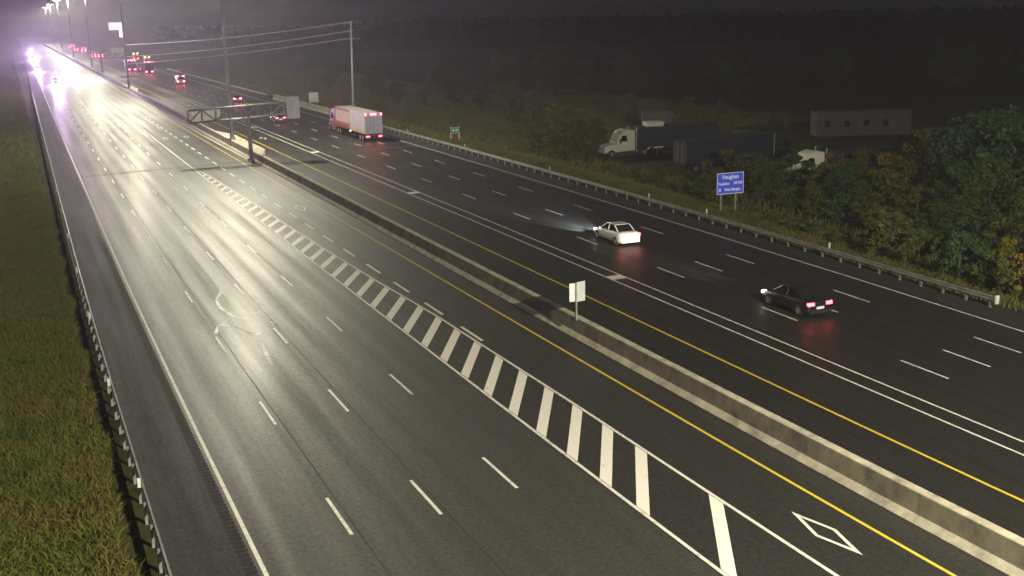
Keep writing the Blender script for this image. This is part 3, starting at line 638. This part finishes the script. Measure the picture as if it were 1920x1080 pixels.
def road_truck(name, label, s_, t_, tmat='trailer', cab='cab_red', tlen=15.5, group=None, flip=False, beam=0, lights=True, loc=None, rz=None, top=4.0, red=True, side_h=None):
    x, y = loc if loc else road(s_, t_); a = (rz if rz is not None else heading(s_, t_)) + (pi if flip else 0)
    c = empty(name, (x, y, 0.0), a, label=label, cat='truck', group=group)
    w = 1.28; y0 = 0; y1 = tlen; zb = 1.12
    b = MB(); b.box(-w, w, y0+.06, y1, zb, top); b.build('trailer_box', tmat, c)
    for sx in (-1, 1):
        b = MB(); b.box(min(sx*.04, sx*(w-.03)), max(sx*.04, sx*(w-.03)), y0, y0+.055, zb+.12, top-.22); d = b.build('rear_door', 'trailer_door' if tmat == 'trailer' else tmat, c)
        b = MB(); b.tube((sx*.45, y0-.02, zb+.2), (sx*.45, y0-.02, top-.3), .02, n=6); b.build('lock_rod', 'steel', d)
    if red:
        for sx in (-1, 1):
            X0, X1 = (w+.004, w+.035) if sx > 0 else (-w-.035, -w-.004)
            b = MB(); b.box(X0, X1, y1*.50, y1-.02, zb+.9, top-.35); b.build('side_panel', 'trailer_beige', c)
            b = MB(); b.box(X0, X1, y1*.50, y1-.02, top-.345, top-.02); b.box(X0, X1, y1*.50, y1-.02, zb+.02, zb+.895); b.box(X0-.004*(sx < 0), X1+.004*(sx > 0), y1-.55, y1-.01, zb+.03, top-.03); b.build('side_border', 'trailer_red', c)
            b = MB(); b.box(X0, X1, .1, y1*.495, zb+.02, zb+.5); b.build('side_border', 'trailer_beige', c)
    b = MB(); b.box(-.55, .55, .8, y1-.2, .85, zb-.01); b.box(-w+.1, w-.1, .12, .24, .50, .62); b.box(-.75, -.65, .12, .24, .62, zb); b.box(.65, .75, .12, .24, .62, zb); b.build('chassis', 'black', c)
    b = MB(); b.box(-w-.01, w+.01, 4.5, y1-4.5, .45, .55); b.build('side_skirt', 'black', c)
    ty = y1+.55
    # tractor
    b = MB(); rings = []
    for (yy, hw, z0, z1) in ((ty, 1.18, .75, 3.55), (ty+1.1, 1.2, .75, 3.72), (ty+2.0, 1.2, .72, 3.45), (ty+2.75, 1.16, .68, 2.45), (ty+2.8, 1.05, .66, 1.85), (ty+4.3, .98, .62, 1.68), (ty+4.6, .88, .62, 1.4)):
        rings.append(rrect(hw, z0, z1, yy, .06, .14))
    b.loft(rings); cbn = b.build('cab', cab, c)
    b = MB(); b.add([(-1.0, ty+2.14, 3.26), (1.0, ty+2.14, 3.26), (1.02, ty+2.80, 2.36), (-1.02, ty+2.80, 2.36)], [(0, 1, 2, 3)]); b.build('windscreen', 'glass', cbn)
    for sx in (-1, 1):
        X = sx*1.215
        b = MB(); b.add([(X, ty+1.2, 2.15), (X, ty+2.2, 2.15), (X, ty+2.1, 2.95), (X, ty+1.35, 2.95)], [(0, 1, 2, 3), (3, 2, 1, 0)]); b.build('side_window', 'glass', cbn)
        b = MB(); b.tube((sx*1.15, ty-.25, .9), (sx*1.15, ty-.25, 4.0), .08, n=8); b.build('exhaust_stack', 'steel', c)
        b = MB(); b.box(min(sx*1.25, sx*1.5), max(sx*1.25, sx*1.5), ty+2.35, ty+2.45, 1.9, 2.6); b.build('wing_mirror', 'black', c)
        b = MB(); b.box(min(sx*.6, sx*.9), max(sx*.6, sx*.9), ty+4.5, ty+4.68, .75, .98); b.build('headlight', 'head' if lights else 'sign_back', c)
        b = MB(); b.box(min(sx*.65, sx*1.15), max(sx*.65, sx*1.15), -.03, .1, .68, .86); b.build('tail_light', ('tail' if red else 'tail_far') if lights else 'black', c)
        b = MB(); b.box(min(sx*1.0, sx*1.22), max(sx*1.0, sx*1.22), -.03, .058, top-.30, top-.03); b.build('marker_light', ('marker_red' if red else 'tail_far') if lights else 'black', c)
        b = MB(); b.box(min(sx*.7, sx*1.25), max(sx*.7, sx*1.25), .26, .29, .2, .8); b.build('mud_flap', 'black', c)
        if lights and red:
            b = MB(); b.box(min(sx*1.29, sx*1.33), max(sx*1.29, sx*1.33), y1*.47, y1*.47+.3, .95, 1.08); b.build('marker_light', 'head', c)
    b = MB(); b.box(-.45, .45, -.03, .058, top-.27, top-.05); b.build('marker_light', ('marker_red' if red else 'tail_far') if lights else 'black', c)
    put_wheels(c, [(sx*1.05, yy) for sx in (-1, 1) for yy in (1.6, 2.9, y1-1.0, y1-2.3, ty+3.6)], TW)
    if beam:
        for sx in (-.75, .75): spot(c, (sx, ty+4.8, .9), beam, (1, .97, .92), 50, 3)
    return c

make_car('sedan', 'white sedan with bright rear driving alone in the middle of the right lanes', 'car', 42.75, 72.2, 'white_car', beam=15000, cone=34, dip=1.8)
make_car('sedan', 'dark sedan with smeared red lights, nearest vehicle to the camera', 'car', 42.35, 49.8, 'dark_car', beam=11000, cone=17, dip=-0.6)
road_truck('semi_truck', 'semi truck with pale trailer and brick-red side panels, red lamps on its rear', 47.1, 147.2, beam=1200)
make_car('sedan', 'dark car with red tail lights left of the semi truck', 'car', 42.3, 187.5, 'dark_car', tail='tail', beam=700)
make_car('sedan', 'car with one red light showing beside the nearest light mast', 'car', 44.9, 240, 'grey_car', tail='tail_far', beam=700)
# van with high lights
def van(label, s_, t_, mat, name='van', cat='van', H=2.5, amber=False):
    x, y = road(s_, t_); c = empty(name, (x, y, 0), heading(s_, t_), label=label, cat=cat)
    b = MB(); b.loft([rrect(.98, .35, H-.05, 0, .08), rrect(1.0, .3, H, .1, .08), rrect(1.0, .3, H, 3.6, .08), rrect(1.0, .3, H-.15, 4.1, .1), rrect(.95, .3, 1.35, 4.9, .08), rrect(.88, .35, 1.05, 5.5, .08)]); b.build('body', mat, c)
    b = MB(); b.add([(-.8, 4.16, H-.25), (.8, 4.16, H-.25), (.85, 4.93, 1.42), (-.85, 4.93, 1.42)], [(0, 1, 2, 3)]); b.build('windscreen', 'glass', c)
    b = MB(); b.box(-.8, .8, -.02, .0, 1.35, 1.95); b.build('rear_window', 'glass', c)
    for sx in (-1, 1):
        b = MB(); b.box(min(sx*.7, sx*.98), max(sx*.7, sx*.98), -.05, .06, .7, .98); b.build('tail_light', 'tail_far', c)
        b = MB(); b.box(min(sx*.6, sx*.95), max(sx*.6, sx*.95), -.05, .06, H-.28, H-.06); b.build('marker_light', 'marker_amber' if amber else 'tail_far', c)
        b = MB(); b.box(min(sx*.5, sx*.8), max(sx*.5, sx*.8), 5.4, 5.53, .65, .85); b.build('headlight', 'head', c)
    put_wheels(c, [(-.9, 1.1), (.9, 1.1), (-.9, 4.5), (.9, 4.5)], CW)
    return c
van('van with two rows of red rear lights alone ahead of the nearest mast', 44.55, 322, 'grey_car', H=2.4)
road_truck('semi_truck', 'distant semi truck with dull dark trailer, left one of the red-lit pair', 41.5, 432, tmat='trailer_dark', cab='cab_red', red=False, tlen=12)
road_truck('semi_truck', 'distant semi truck with pale trailer, right one of the red-lit pair', 44.6, 402, tmat='trailer_dim', cab='cab_white', red=False, tlen=12)
van('amber-lit service truck on the far right shoulder, behind the red-lit trucks', 55.0, 500, 'amber_paint', name='service_truck', cat='service truck', H=2.9, amber=True)
van('higher amber-lit service truck farther along the right shoulder', 56.0, 560, 'amber_paint', name='service_truck', cat='service truck', H=3.2, amber=True)
fars = [(44.3, 640, 'far car with faint red lights by the third mast'), (41.2, 655, 'far car with faint red lights, left of its neighbour by the third mast'),
        (44.8, 820, 'far car with blurred red lights before the fourth mast'), (41.5, 860, 'far car with red lights in the glare, inner lane'), (48.0, 870, 'far car with red lights in the glare, outer lane'),
        (44.0, 1010, 'very far car with a red glimmer in the glare'), (47.5, 1050, 'farthest car showing a red glimmer, outer lane')]
for s_, t_, lab in fars: van(lab, s_, t_, 'grey_car', name='car', cat='car', H=1.8)
# oncoming vehicles with dazzling headlights
ons = [(10.9, 385, 'oncoming car with dazzling headlights, nearest on the left carriageway'), (7.4, 520, 'oncoming car with violet-white headlights in the outer lane'), (14.4, 455, 'oncoming car with dazzling headlights, second nearest on the left carriageway'),
       (7.4, 720, 'oncoming car in the far queue of headlights, front one'), (10.9, 800, 'oncoming car in the far queue of headlights, second'), (7.4, 930, 'oncoming car in the far queue of headlights, third'), (10.9, 1080, 'oncoming car at the far end of the queue of headlights')]
for k, (s_, t_, lab) in enumerate(ons):
    make_car('oncoming_car', lab, 'car', s_, t_, 'grey_car', head='head_far', flip=True, beam=(62000 if k < 3 else 60000), suv=(k % 2 == 0))

# ------------------------------------------------------------------ the truck yard behind the thicket
ZY = -2.55
def lower(o, z=ZY): o.location.z = z; return o
lower(road_truck('parked_truck', 'parked truck with white cab and dark trailer behind the thicket', 0, 0, tmat='trailer_dark', cab='cab_white', red=False, lights=False, tlen=13, loc=(91.5, 137.0), rz=math.radians(90), top=3.9))
lower(road_truck('parked_truck', 'long dark parked trailer right of the white-cabbed truck', 0, 0, tmat='trailer_dark', cab='trailer_dark', red=False, lights=False, tlen=14.5, loc=(74.3, 118.4), rz=math.radians(-82), top=4.0))
lower(road_truck('parked_truck', 'parked truck with small white cab showing through the trees above the blue sign', 0, 0, tmat='trailer_dark', cab='cab_white', red=False, lights=False, tlen=9, loc=(93.5, 103.0), rz=math.radians(84), top=3.5))
def shed(label, x, y, rz, L_, D, H, name='site_trailer', mat='trailer_dim'):
    c = empty(name, (x, y, ZY), rz, label=label, cat='trailer')
    b = MB(); b.box(0, L_, 0, D, .6, H); b.build('wall', mat, c)
    b = MB(); b.box(-.1, L_+.1, -.1, D+.1, H+.003, H+.15); b.build('roof', mat, c)
    for k in (0.12, 0.88):
        b = MB(); b.box(L_*k-.3, L_*k+.3, .3, D-.3, 0, .597); b.build('support', 'black', c)
    for k in range(int(L_/3)):
        b = MB(); b.box(1.2+k*3, 2.0+k*3, -.03, -.004, 2.0, 2.9); b.build('window', 'glass', c)
shed('long dull white site trailer in the dark yard', 109.67, 136.5, -0.33, 14.6, 3, 4.1)
shed('small pale box trailer behind the white-cabbed truck', 89.9, 154.1, -0.4, 4.6, 2.5, 4.1)
shed('pale box unit above the dark trailer', 80.2, 136.5, -0.3, 2.4, 2.4, 4.3, mat='cab_white')
shed('short pale trailer at the right edge of the yard', 108.7, 112.0, -0.3, 5.5, 2.5, 3.7)
# faint house light on the dark fields
hs = empty('farm_building', (283, 644, -2.6), 0, label='tiny building with a faint light in the dark fields', cat='building')
b = MB(); b.box(-5, 5, -4, 4, 0, 5); b.build('wall', 'trailer_dim', hs)
b = MB(); b.add([(-5.3, -4.3, 5), (5.3, -4.3, 5), (5.3, 4.3, 5), (-5.3, 4.3, 5), (-5.3, 0, 7.5), (5.3, 0, 7.5)], [(0, 1, 5, 4), (2, 3, 4, 5), (0, 4, 3), (1, 2, 5), (0, 3, 2, 1)]); b.build('roof', 'black', hs)
b = MB(); b.box(-.8, .8, -4.06, -4.004, 1.5, 2.5); b.build('window', 'window_lit', hs)

# ------------------------------------------------------------------ trees and bushes
def thin(nt, b, col_out, amount):
    tr = N(nt, 'ShaderNodeBsdfTranslucent'); mx = N(nt, 'ShaderNodeMixShader'); mx.inputs[0].default_value = amount
    out = [n for n in nt.nodes if n.type == 'OUTPUT_MATERIAL'][0]
    nt.links.new(col_out, tr.inputs[0]); nt.links.new(b.outputs[0], mx.inputs[1]); nt.links.new(tr.outputs[0], mx.inputs[2]); nt.links.new(mx.outputs[0], out.inputs[0])
def leaf_mat(name, cols):
    m, nt, b = newmat(name); L = nt.links.new
    ge = N(nt, 'ShaderNodeNewGeometry'); oi = N(nt, 'ShaderNodeObjectInfo'); tc = N(nt, 'ShaderNodeTexCoord')
    no = N(nt, 'ShaderNodeTexNoise', i_Scale=1.3, i_Detail=3.0); L(tc.outputs['Object'], no.inputs['Vector'])
    ad = N(nt, 'ShaderNodeMath', operation='MULTIPLY_ADD'); ad.inputs[1].default_value = 0.35; L(ge.outputs['Random Per Island'], ad.inputs[0])
    a2 = N(nt, 'ShaderNodeMath', operation='MULTIPLY_ADD'); a2.inputs[1].default_value = 0.75; a2.inputs[2].default_value = -0.05; L(no.outputs[0], a2.inputs[0]); L(a2.outputs[0], ad.inputs[2])
    rp = ramp(nt, ad.outputs[0], [(0.2+0.2*i*3/max(1, len(cols)-1), c) for i, c in enumerate(cols)])
    L(rp.outputs[0], b.inputs['Base Color']); b.inputs['Roughness'].default_value = 0.7; b.inputs['Specular IOR Level'].default_value = 0.25; thin(nt, b, rp.outputs[0], 0.3)
    return m
LM = [leaf_mat('dark_green_leaves', [(0.031, 0.057, 0.013), (0.063, 0.100, 0.023), (0.102, 0.146, 0.032)]),
      leaf_mat('olive_leaves', [(0.047, 0.058, 0.013), (0.093, 0.107, 0.021), (0.149, 0.146, 0.032)]),
      leaf_mat('yellowing_leaves', [(0.093, 0.081, 0.013), (0.203, 0.162, 0.021), (0.281, 0.210, 0.029)]),
      leaf_mat('rusty_leaves', [(0.078, 0.052, 0.017), (0.156, 0.088, 0.029), (0.203, 0.114, 0.033)]),
      leaf_mat('blue_green_leaves', [(0.028, 0.058, 0.023), (0.047, 0.100, 0.038), (0.076, 0.138, 0.048)])]
M['woodland'] = simple('far_dark_leaves', (0.010, 0.013, 0.008), 0.9)
M['bark'] = simple('bark', (0.055, 0.045, 0.035), 0.9, scale=6)
def crown_mesh(seed, nleaf, nclump, ls, low=0.08):
    """unit tree (height 1, radius .5): leaf-sized quads in clumps through the crown's volume"""
    g = np.random.default_rng(seed); cl = []
    while len(cl) < nclump:
        p = g.uniform(-1, 1, 3)
        if p@p < 1 and p@p > 0.12: cl.append(p)
    cl = np.array(cl); cz = low+(1-low)*(cl[:, 2]*.5+.5)*.92; wz = 1-.35*(cl[:, 2]*.5+.5)
    cx = cl[:, 0]*.40*wz; cyy = cl[:, 1]*.40*wz; rad = g.uniform(.06, .15, nclump)
    idx = g.integers(0, nclump, nleaf); d = g.normal(0, 1, (nleaf, 3)); d /= np.linalg.norm(d, axis=1)[:, None]
    rr = rad[idx]*g.uniform(.35, 1.12, nleaf)
    c = np.stack([cx[idx], cyy[idx], cz[idx]], 1)+d*rr[:, None]*np.array([1, 1, .8]); c[:, 2] = np.maximum(c[:, 2], .015)
    nrm = d+g.normal(0, .6, (nleaf, 3)); nrm /= np.linalg.norm(nrm, axis=1)[:, None]
    up = g.normal(0, 1, (nleaf, 3)); a = np.cross(nrm, up); a /= np.linalg.norm(a, axis=1)[:, None]; bb = np.cross(nrm, a)
    sz = (ls*g.uniform(.6, 1.4, nleaf))[:, None]
    v = np.stack([c-a*sz, c+bb*sz*.55, c+a*sz, c-bb*sz*.55], 1).reshape(-1, 3)
    me = bpy.data.meshes.new('crown'); me.vertices.add(len(v)); me.vertices.foreach_set('co', v.ravel())
    me.loops.add(len(v)); me.loops.foreach_set('vertex_index', np.arange(len(v)))
    me.polygons.add(nleaf); me.polygons.foreach_set('loop_start', np.arange(nleaf)*4); me.polygons.foreach_set('loop_total', np.full(nleaf, 4))
    me.materials.append(LM[0]); me.update(calc_edges=True)
    b = MB(); b.tube((0, 0, -.03), (0, 0, .55), .028, .012, 7)
    for k in range(min(7, nclump)):
        z = .12+.4*k/7; b.tube((0, 0, z), (cx[k]*.9, cyy[k]*.9, max(cz[k], z+.05)), .010, .003, 5)
    return me, b.mesh('trunk', 'bark')
BIG = [crown_mesh(s_, 3600, 34, .022, .10) for s_ in (1, 2, 3)]
BUSH = [crown_mesh(s_, 1700, 20, .036, .02) for s_ in (4, 5, 6, 8)]
def plant(name, label, cat, x, y, z, h, w, mesh, mat, group=None):
    t = empty(name, (x, y, z), random.uniform(0, 6.28), label=label, cat=cat, group=group)
    t.scale = (w, w*random.uniform(.85, 1.15), h)
    cr = link('crown', mesh[0], t); cr.material_slots[0].link = 'OBJECT'; cr.material_slots[0].material = LM[mat]
    link('trunk', mesh[1], t); return t
tint = ['dark green', 'olive green', 'yellowing', 'rusty brown', 'blue-green']
ORD = ['first', 'second', 'third', 'fourth', 'fifth', 'sixth', 'seventh', 'eighth', 'ninth', 'tenth', 'eleventh', 'twelfth', 'thirteenth', 'fourteenth', 'fifteenth', 'sixteenth', 'seventeenth', 'eighteenth', 'nineteenth', 'twentieth', 'twenty-first', 'twenty-second']
ROWN = ['front row beside the guardrail', 'second row behind the guardrail', 'middle row of the thicket', 'fourth row of the thicket', 'rearmost row of the thicket']
rows = []
for p in THICKET:
    if not rows or p[1] > rows[-1][-1][1]+20: rows.append([])
    rows[-1].append(p)
for ri, row in enumerate(rows):
    for oi, (x, y, z, h, w) in enumerate(reversed(row)):
        if ri == 0 and 60 < y < 82: h = min(h, 1.3); w = 1.6
        if ri == 1 and 76 < y < 92: h = min(h, 3.4)
        c = random.choices((0, 1, 2, 3, 4), (5, 6, .3, .5, 1.6))[0]
        if h > 6.5: c = random.choice((0, 4, 4))
        if y < 100 and ri >= 1 and not (ri <= 2 and 74 < y < 95): f_ = 1.45 if (ri >= 2 and y < 92) else 1.1; h *= f_ if h < 6.5 else 1.08; w *= 1.25
        big = h > 4.6; kd = 'tree' if big else 'bush'
        plant('deciduous_tree' if big else 'bush', '%s leafy %s, %s from the right in the %s' % (tint[c], kd, ORD[oi], ROWN[min(ri, 4)]), kd, x, y, z, h, w*(1.3 if not big else 1.15), random.choice(BIG if big else BUSH), c, group='trees and bushes of the roadside thicket')
slab = ['round bushy tree left of the parked white-cabbed truck', 'smaller bush left of the round bushy tree', 'low tree between the round tree and the white cab',
 'lone upright tree in the field beyond the green sign', 'low bush left of the lone upright field tree', 'low bush right of the lone upright field tree', 'low bush between the utility pole and field tree',
 'dim shrub behind the small green sign', 'dim tree right of the small green sign', 'dim shrub just right of the utility pole', 'faint shrub left of the utility pole', 'faint far tree in the haze near the cables', 'dim tree behind the yard truck cab', 'dark tree behind the dark trailer', 'dark tree beside the long site trailer', 'dark tree over the small box trailer']
for k, (x, y, z, h) in enumerate(SINGLE):
    plant('deciduous_tree' if h > 5 else 'bush', slab[k], 'tree' if h > 5 else 'bush', x, y, z, h, h*random.uniform(.85, 1.15), random.choice(BIG if h > 5 else BUSH), random.choice((0, 1, 1)))
plant('bush', 'bright yellow bush low in the thicket near the guardrail end', 'bush', 57.8, 52.4, -.3, 3.4, 2.4, BUSH[1], 2)
for k in range(16):
    X_ = 96+k*11.5+random.uniform(-3, 3); Y_ = 262-k*5.5+random.uniform(-14, 14); h_ = random.uniform(9, 13)
    plant('deciduous_tree', 'dim tree in the dark belt behind the truck yard, %s from the left' % ORD[k], 'tree', X_, Y_, -2.7, h_, h_*1.25, random.choice(BIG), random.choice((0, 0, 1)), group='trees in the dark belt behind the yard')
# far woodland that reads as one mass
def woodland():
    g = np.random.default_rng(21); n = 110000
    ang = g.uniform(math.radians(-35), math.radians(62), n); rad_ = g.uniform(650, 1150, n)
    hx = np.sin(ang)*rad_; hy = np.cos(ang)*rad_
    keep = (hx < -45) | (hx > 130); hx = hx[keep]; hy = hy[keep]; rad_ = rad_[keep]; n = len(hx)
    top = 12+2.5*np.sin(hx*.021)+1.5*np.sin(hx*.07+hy*.05)
    z = -3+g.uniform(0, 1, n)**1.3*top
    sz = g.uniform(1.6, 3.2, n)[:, None]; a = g.normal(0, 1, (n, 3)); a /= np.linalg.norm(a, axis=1)[:, None]; b_ = g.normal(0, 1, (n, 3)); b_ = np.cross(a, b_); b_ /= np.linalg.norm(b_, axis=1)[:, None]
    c = np.stack([hx, hy, z], 1); v = np.stack([c-a*sz, c+b_*sz*.8, c+a*sz, c-b_*sz*.8], 1).reshape(-1, 3)
    # lumpy solid body of the wood behind and between the leaves
    extra = []
    for (R0, lo, hi) in ((690, 12, 62), (860, 9, 62), (690, -35, -5), (860, -35, -4)):
        th = np.radians(np.arange(lo, hi, .25)); hh = 8.5+1.6*np.sin(th*150)+1.1*np.sin(th*410+R0)+g.uniform(-.8, .8, len(th)); rr = R0+12*np.sin(th*60)
        a_ = np.stack([np.sin(th)*rr, np.cos(th)*rr, np.full(len(th), -4.)], 1); t_ = a_.copy(); t_[:, 2] = hh; t_[:, :2] *= 1.01; u_ = a_.copy(); u_[:, :2] *= 1.06; u_[:, 2] = hh*.8
        for p, q in ((a_, t_), (t_, u_)): extra.append(np.stack([p[:-1], p[1:], q[1:], q[:-1]], 1).reshape(-1, 3))
    v = np.concatenate([v]+extra); n = len(v)//4
    me = bpy.data.meshes.new('far_woodland'); me.vertices.add(len(v)); me.vertices.foreach_set('co', v.ravel())
    me.loops.add(len(v)); me.loops.foreach_set('vertex_index', np.arange(len(v)))
    me.polygons.add(n); me.polygons.foreach_set('loop_start', np.arange(n)*4); me.polygons.foreach_set('loop_total', np.full(n, 4))
    me.materials.append(M['woodland']); me.update(calc_edges=True)
    tag(link('far_woodland', me), 'dark far-off woodland along the horizon', 'woodland', kind='stuff')
woodland()

# ------------------------------------------------------------------ grass
def grass_mat(name, cols, sc):
    m, nt, b = newmat(name); L = nt.links.new
    ge = N(nt, 'ShaderNodeNewGeometry')
    no = N(nt, 'ShaderNodeTexNoise', i_Scale=sc, i_Detail=5.0, i_Roughness=.65); L(ge.outputs['Position'], no.inputs['Vector'])
    ad = N(nt, 'ShaderNodeMath', operation='MULTIPLY_ADD'); ad.inputs[1].default_value = 0.28; L(ge.outputs['Random Per Island'], ad.inputs[0])
    a2 = N(nt, 'ShaderNodeMath', operation='MULTIPLY_ADD'); a2.inputs[1].default_value = 1.5; a2.inputs[2].default_value = -0.42; L(no.outputs[0], a2.inputs[0]); L(a2.outputs[0], ad.inputs[2])
    rp = ramp(nt, ad.outputs[0], [(0.1+.8*i/(len(cols)-1), c) for i, c in enumerate(cols)])
    L(rp.outputs[0], b.inputs['Base Color']); b.inputs['Roughness'].default_value = 0.75; b.inputs['Specular IOR Level'].default_value = 0.2; thin(nt, b, rp.outputs[0], 0.4)
    return m
GL = grass_mat('tall_mixed_grass', [(0.085, 0.115, 0.020), (0.145, 0.175, 0.028), (0.205, 0.205, 0.038), (0.205, 0.150, 0.050), (0.250, 0.215, 0.060)], .38)
GR = grass_mat('dry_verge_grass', [(0.060, 0.085, 0.018), (0.130, 0.150, 0.034), (0.190, 0.165, 0.050), (0.170, 0.115, 0.050)], .25)
def blades(name, label, X, Y, hgt, wid, mat, seed, lean=.45):
    g = np.random.default_rng(seed); n = len(X); Z = terrain_z(X)
    a = g.uniform(0, 2*pi, n); d = np.stack([np.cos(a), np.sin(a)], 1); h = hgt*g.uniform(.45, 1.25, n); w = wid*g.uniform(.6, 1.5, n)
    ln = g.normal(0, lean, (n, 2))*h[:, None]+np.array([.10, -.16])*h[:, None]
    base = np.stack([X, Y, Z-.03], 1)
    p0 = base.copy(); p0[:, :2] -= d*w[:, None]/2; p1 = base.copy(); p1[:, :2] += d*w[:, None]/2
    mid = base.copy(); mid[:, :2] += ln*.35; mid[:, 2] += h*.6
    m0 = mid.copy(); m0[:, :2] -= d*w[:, None]*.4; m1 = mid.copy(); m1[:, :2] += d*w[:, None]*.4
    tip = base.copy(); tip[:, :2] += ln; tip[:, 2] += h*.93
    v = np.stack([p0, p1, m1, m0, tip], 1).reshape(-1, 3)
    lv = (np.arange(n)[:, None]*5+np.array([0, 1, 2, 3, 3, 2, 4])).ravel()
    me = bpy.data.meshes.new(name); me.vertices.add(len(v)); me.vertices.foreach_set('co', v.ravel())
    me.loops.add(len(lv)); me.loops.foreach_set('vertex_index', lv)
    me.polygons.add(2*n); ls_ = (np.arange(n)[:, None]*7+np.array([0, 4])).ravel(); lt = np.tile([4, 3], n)
    me.polygons.foreach_set('loop_start', ls_); me.polygons.foreach_set('loop_total', lt)
    me.materials.append(mat); me.update(calc_edges=True)
    tag(link(name, me), label, 'grass', kind='stuff')
def scatter(n, x0, x1, y0, y1, seed, power=1.0, slope=None):
    g = np.random.default_rng(seed); yy = y0+(y1-y0)*g.uniform(0, 1, n)**power; xx = g.uniform(x0, x1, n); return xx, yy
# view wedge on the left: keep blades between the sight line and the guardrail
X, Y = scatter(260000, -11, 2.0, 18, 130, 31, 1.25)
ed = 1.75-.35*np.sin(Y*.7)*np.sin(Y*.23); k = (X > -Y*.045-2.5) & (X < ed); blades('tall_grass', 'tall mixed green and reddish grass left of the guardrail', X[k], Y[k], .36, .040, GL, 32, .75)
X, Y = scatter(110000, -40, 2.0, 125, 420, 33, 1.3); k = (X > -Y*.11) & (X < 1.6); blades('tall_grass', 'hazy distant grass along the left guardrail', X[k], Y[k], .8, .13, GL, 34)
X, Y = scatter(90000, 53.6, 66, 36, 150, 35, 1.2); rx, _ = road_np(np.full_like(Y, 54.2), Y); X = X-53.9+rx; blades('verge_grass', 'dry yellow-green verge grass behind the right guardrail', X, Y, .42, .06, GR, 36)
X, Y = scatter(60000, 53.6, 110, 150, 420, 37, 1.2); rx, _ = road_np(np.full_like(Y, 55.0), Y); X = X-53.6+rx; blades('verge_grass', 'dim dry grass on the field right of the highway', X, Y, .55, .14, GR, 38)
X, Y = scatter(60000, 64, 130, 60, 260, 39, 1.1); k = ~((X > 72) & (X < 128) & (Y > 100) & (Y < 160)); blades('verge_grass', 'dark grass and weeds under the thicket', X[k], Y[k], .8, .14, GR, 40)

# ------------------------------------------------------------------ haze
b = MB(); b.box(-2500, 2500, -600, 4200, -9, 33.5)
m = bpy.data.materials.new('haze_air'); m.use_nodes = True; nt = m.node_tree; nt.nodes.clear()
out = nt.nodes.new('ShaderNodeOutputMaterial'); pv = nt.nodes.new('ShaderNodeVolumePrincipled'); pv.inputs['Color'].default_value = (0.88, 0.86, 1.0, 1); pv.inputs['Density'].default_value = HAZE_DENSITY; pv.inputs['Anisotropy'].default_value = 0.6
nt.links.new(pv.outputs[0], out.inputs['Volume'])
hz = b.build('haze', m); tag(hz, kind='stuff')
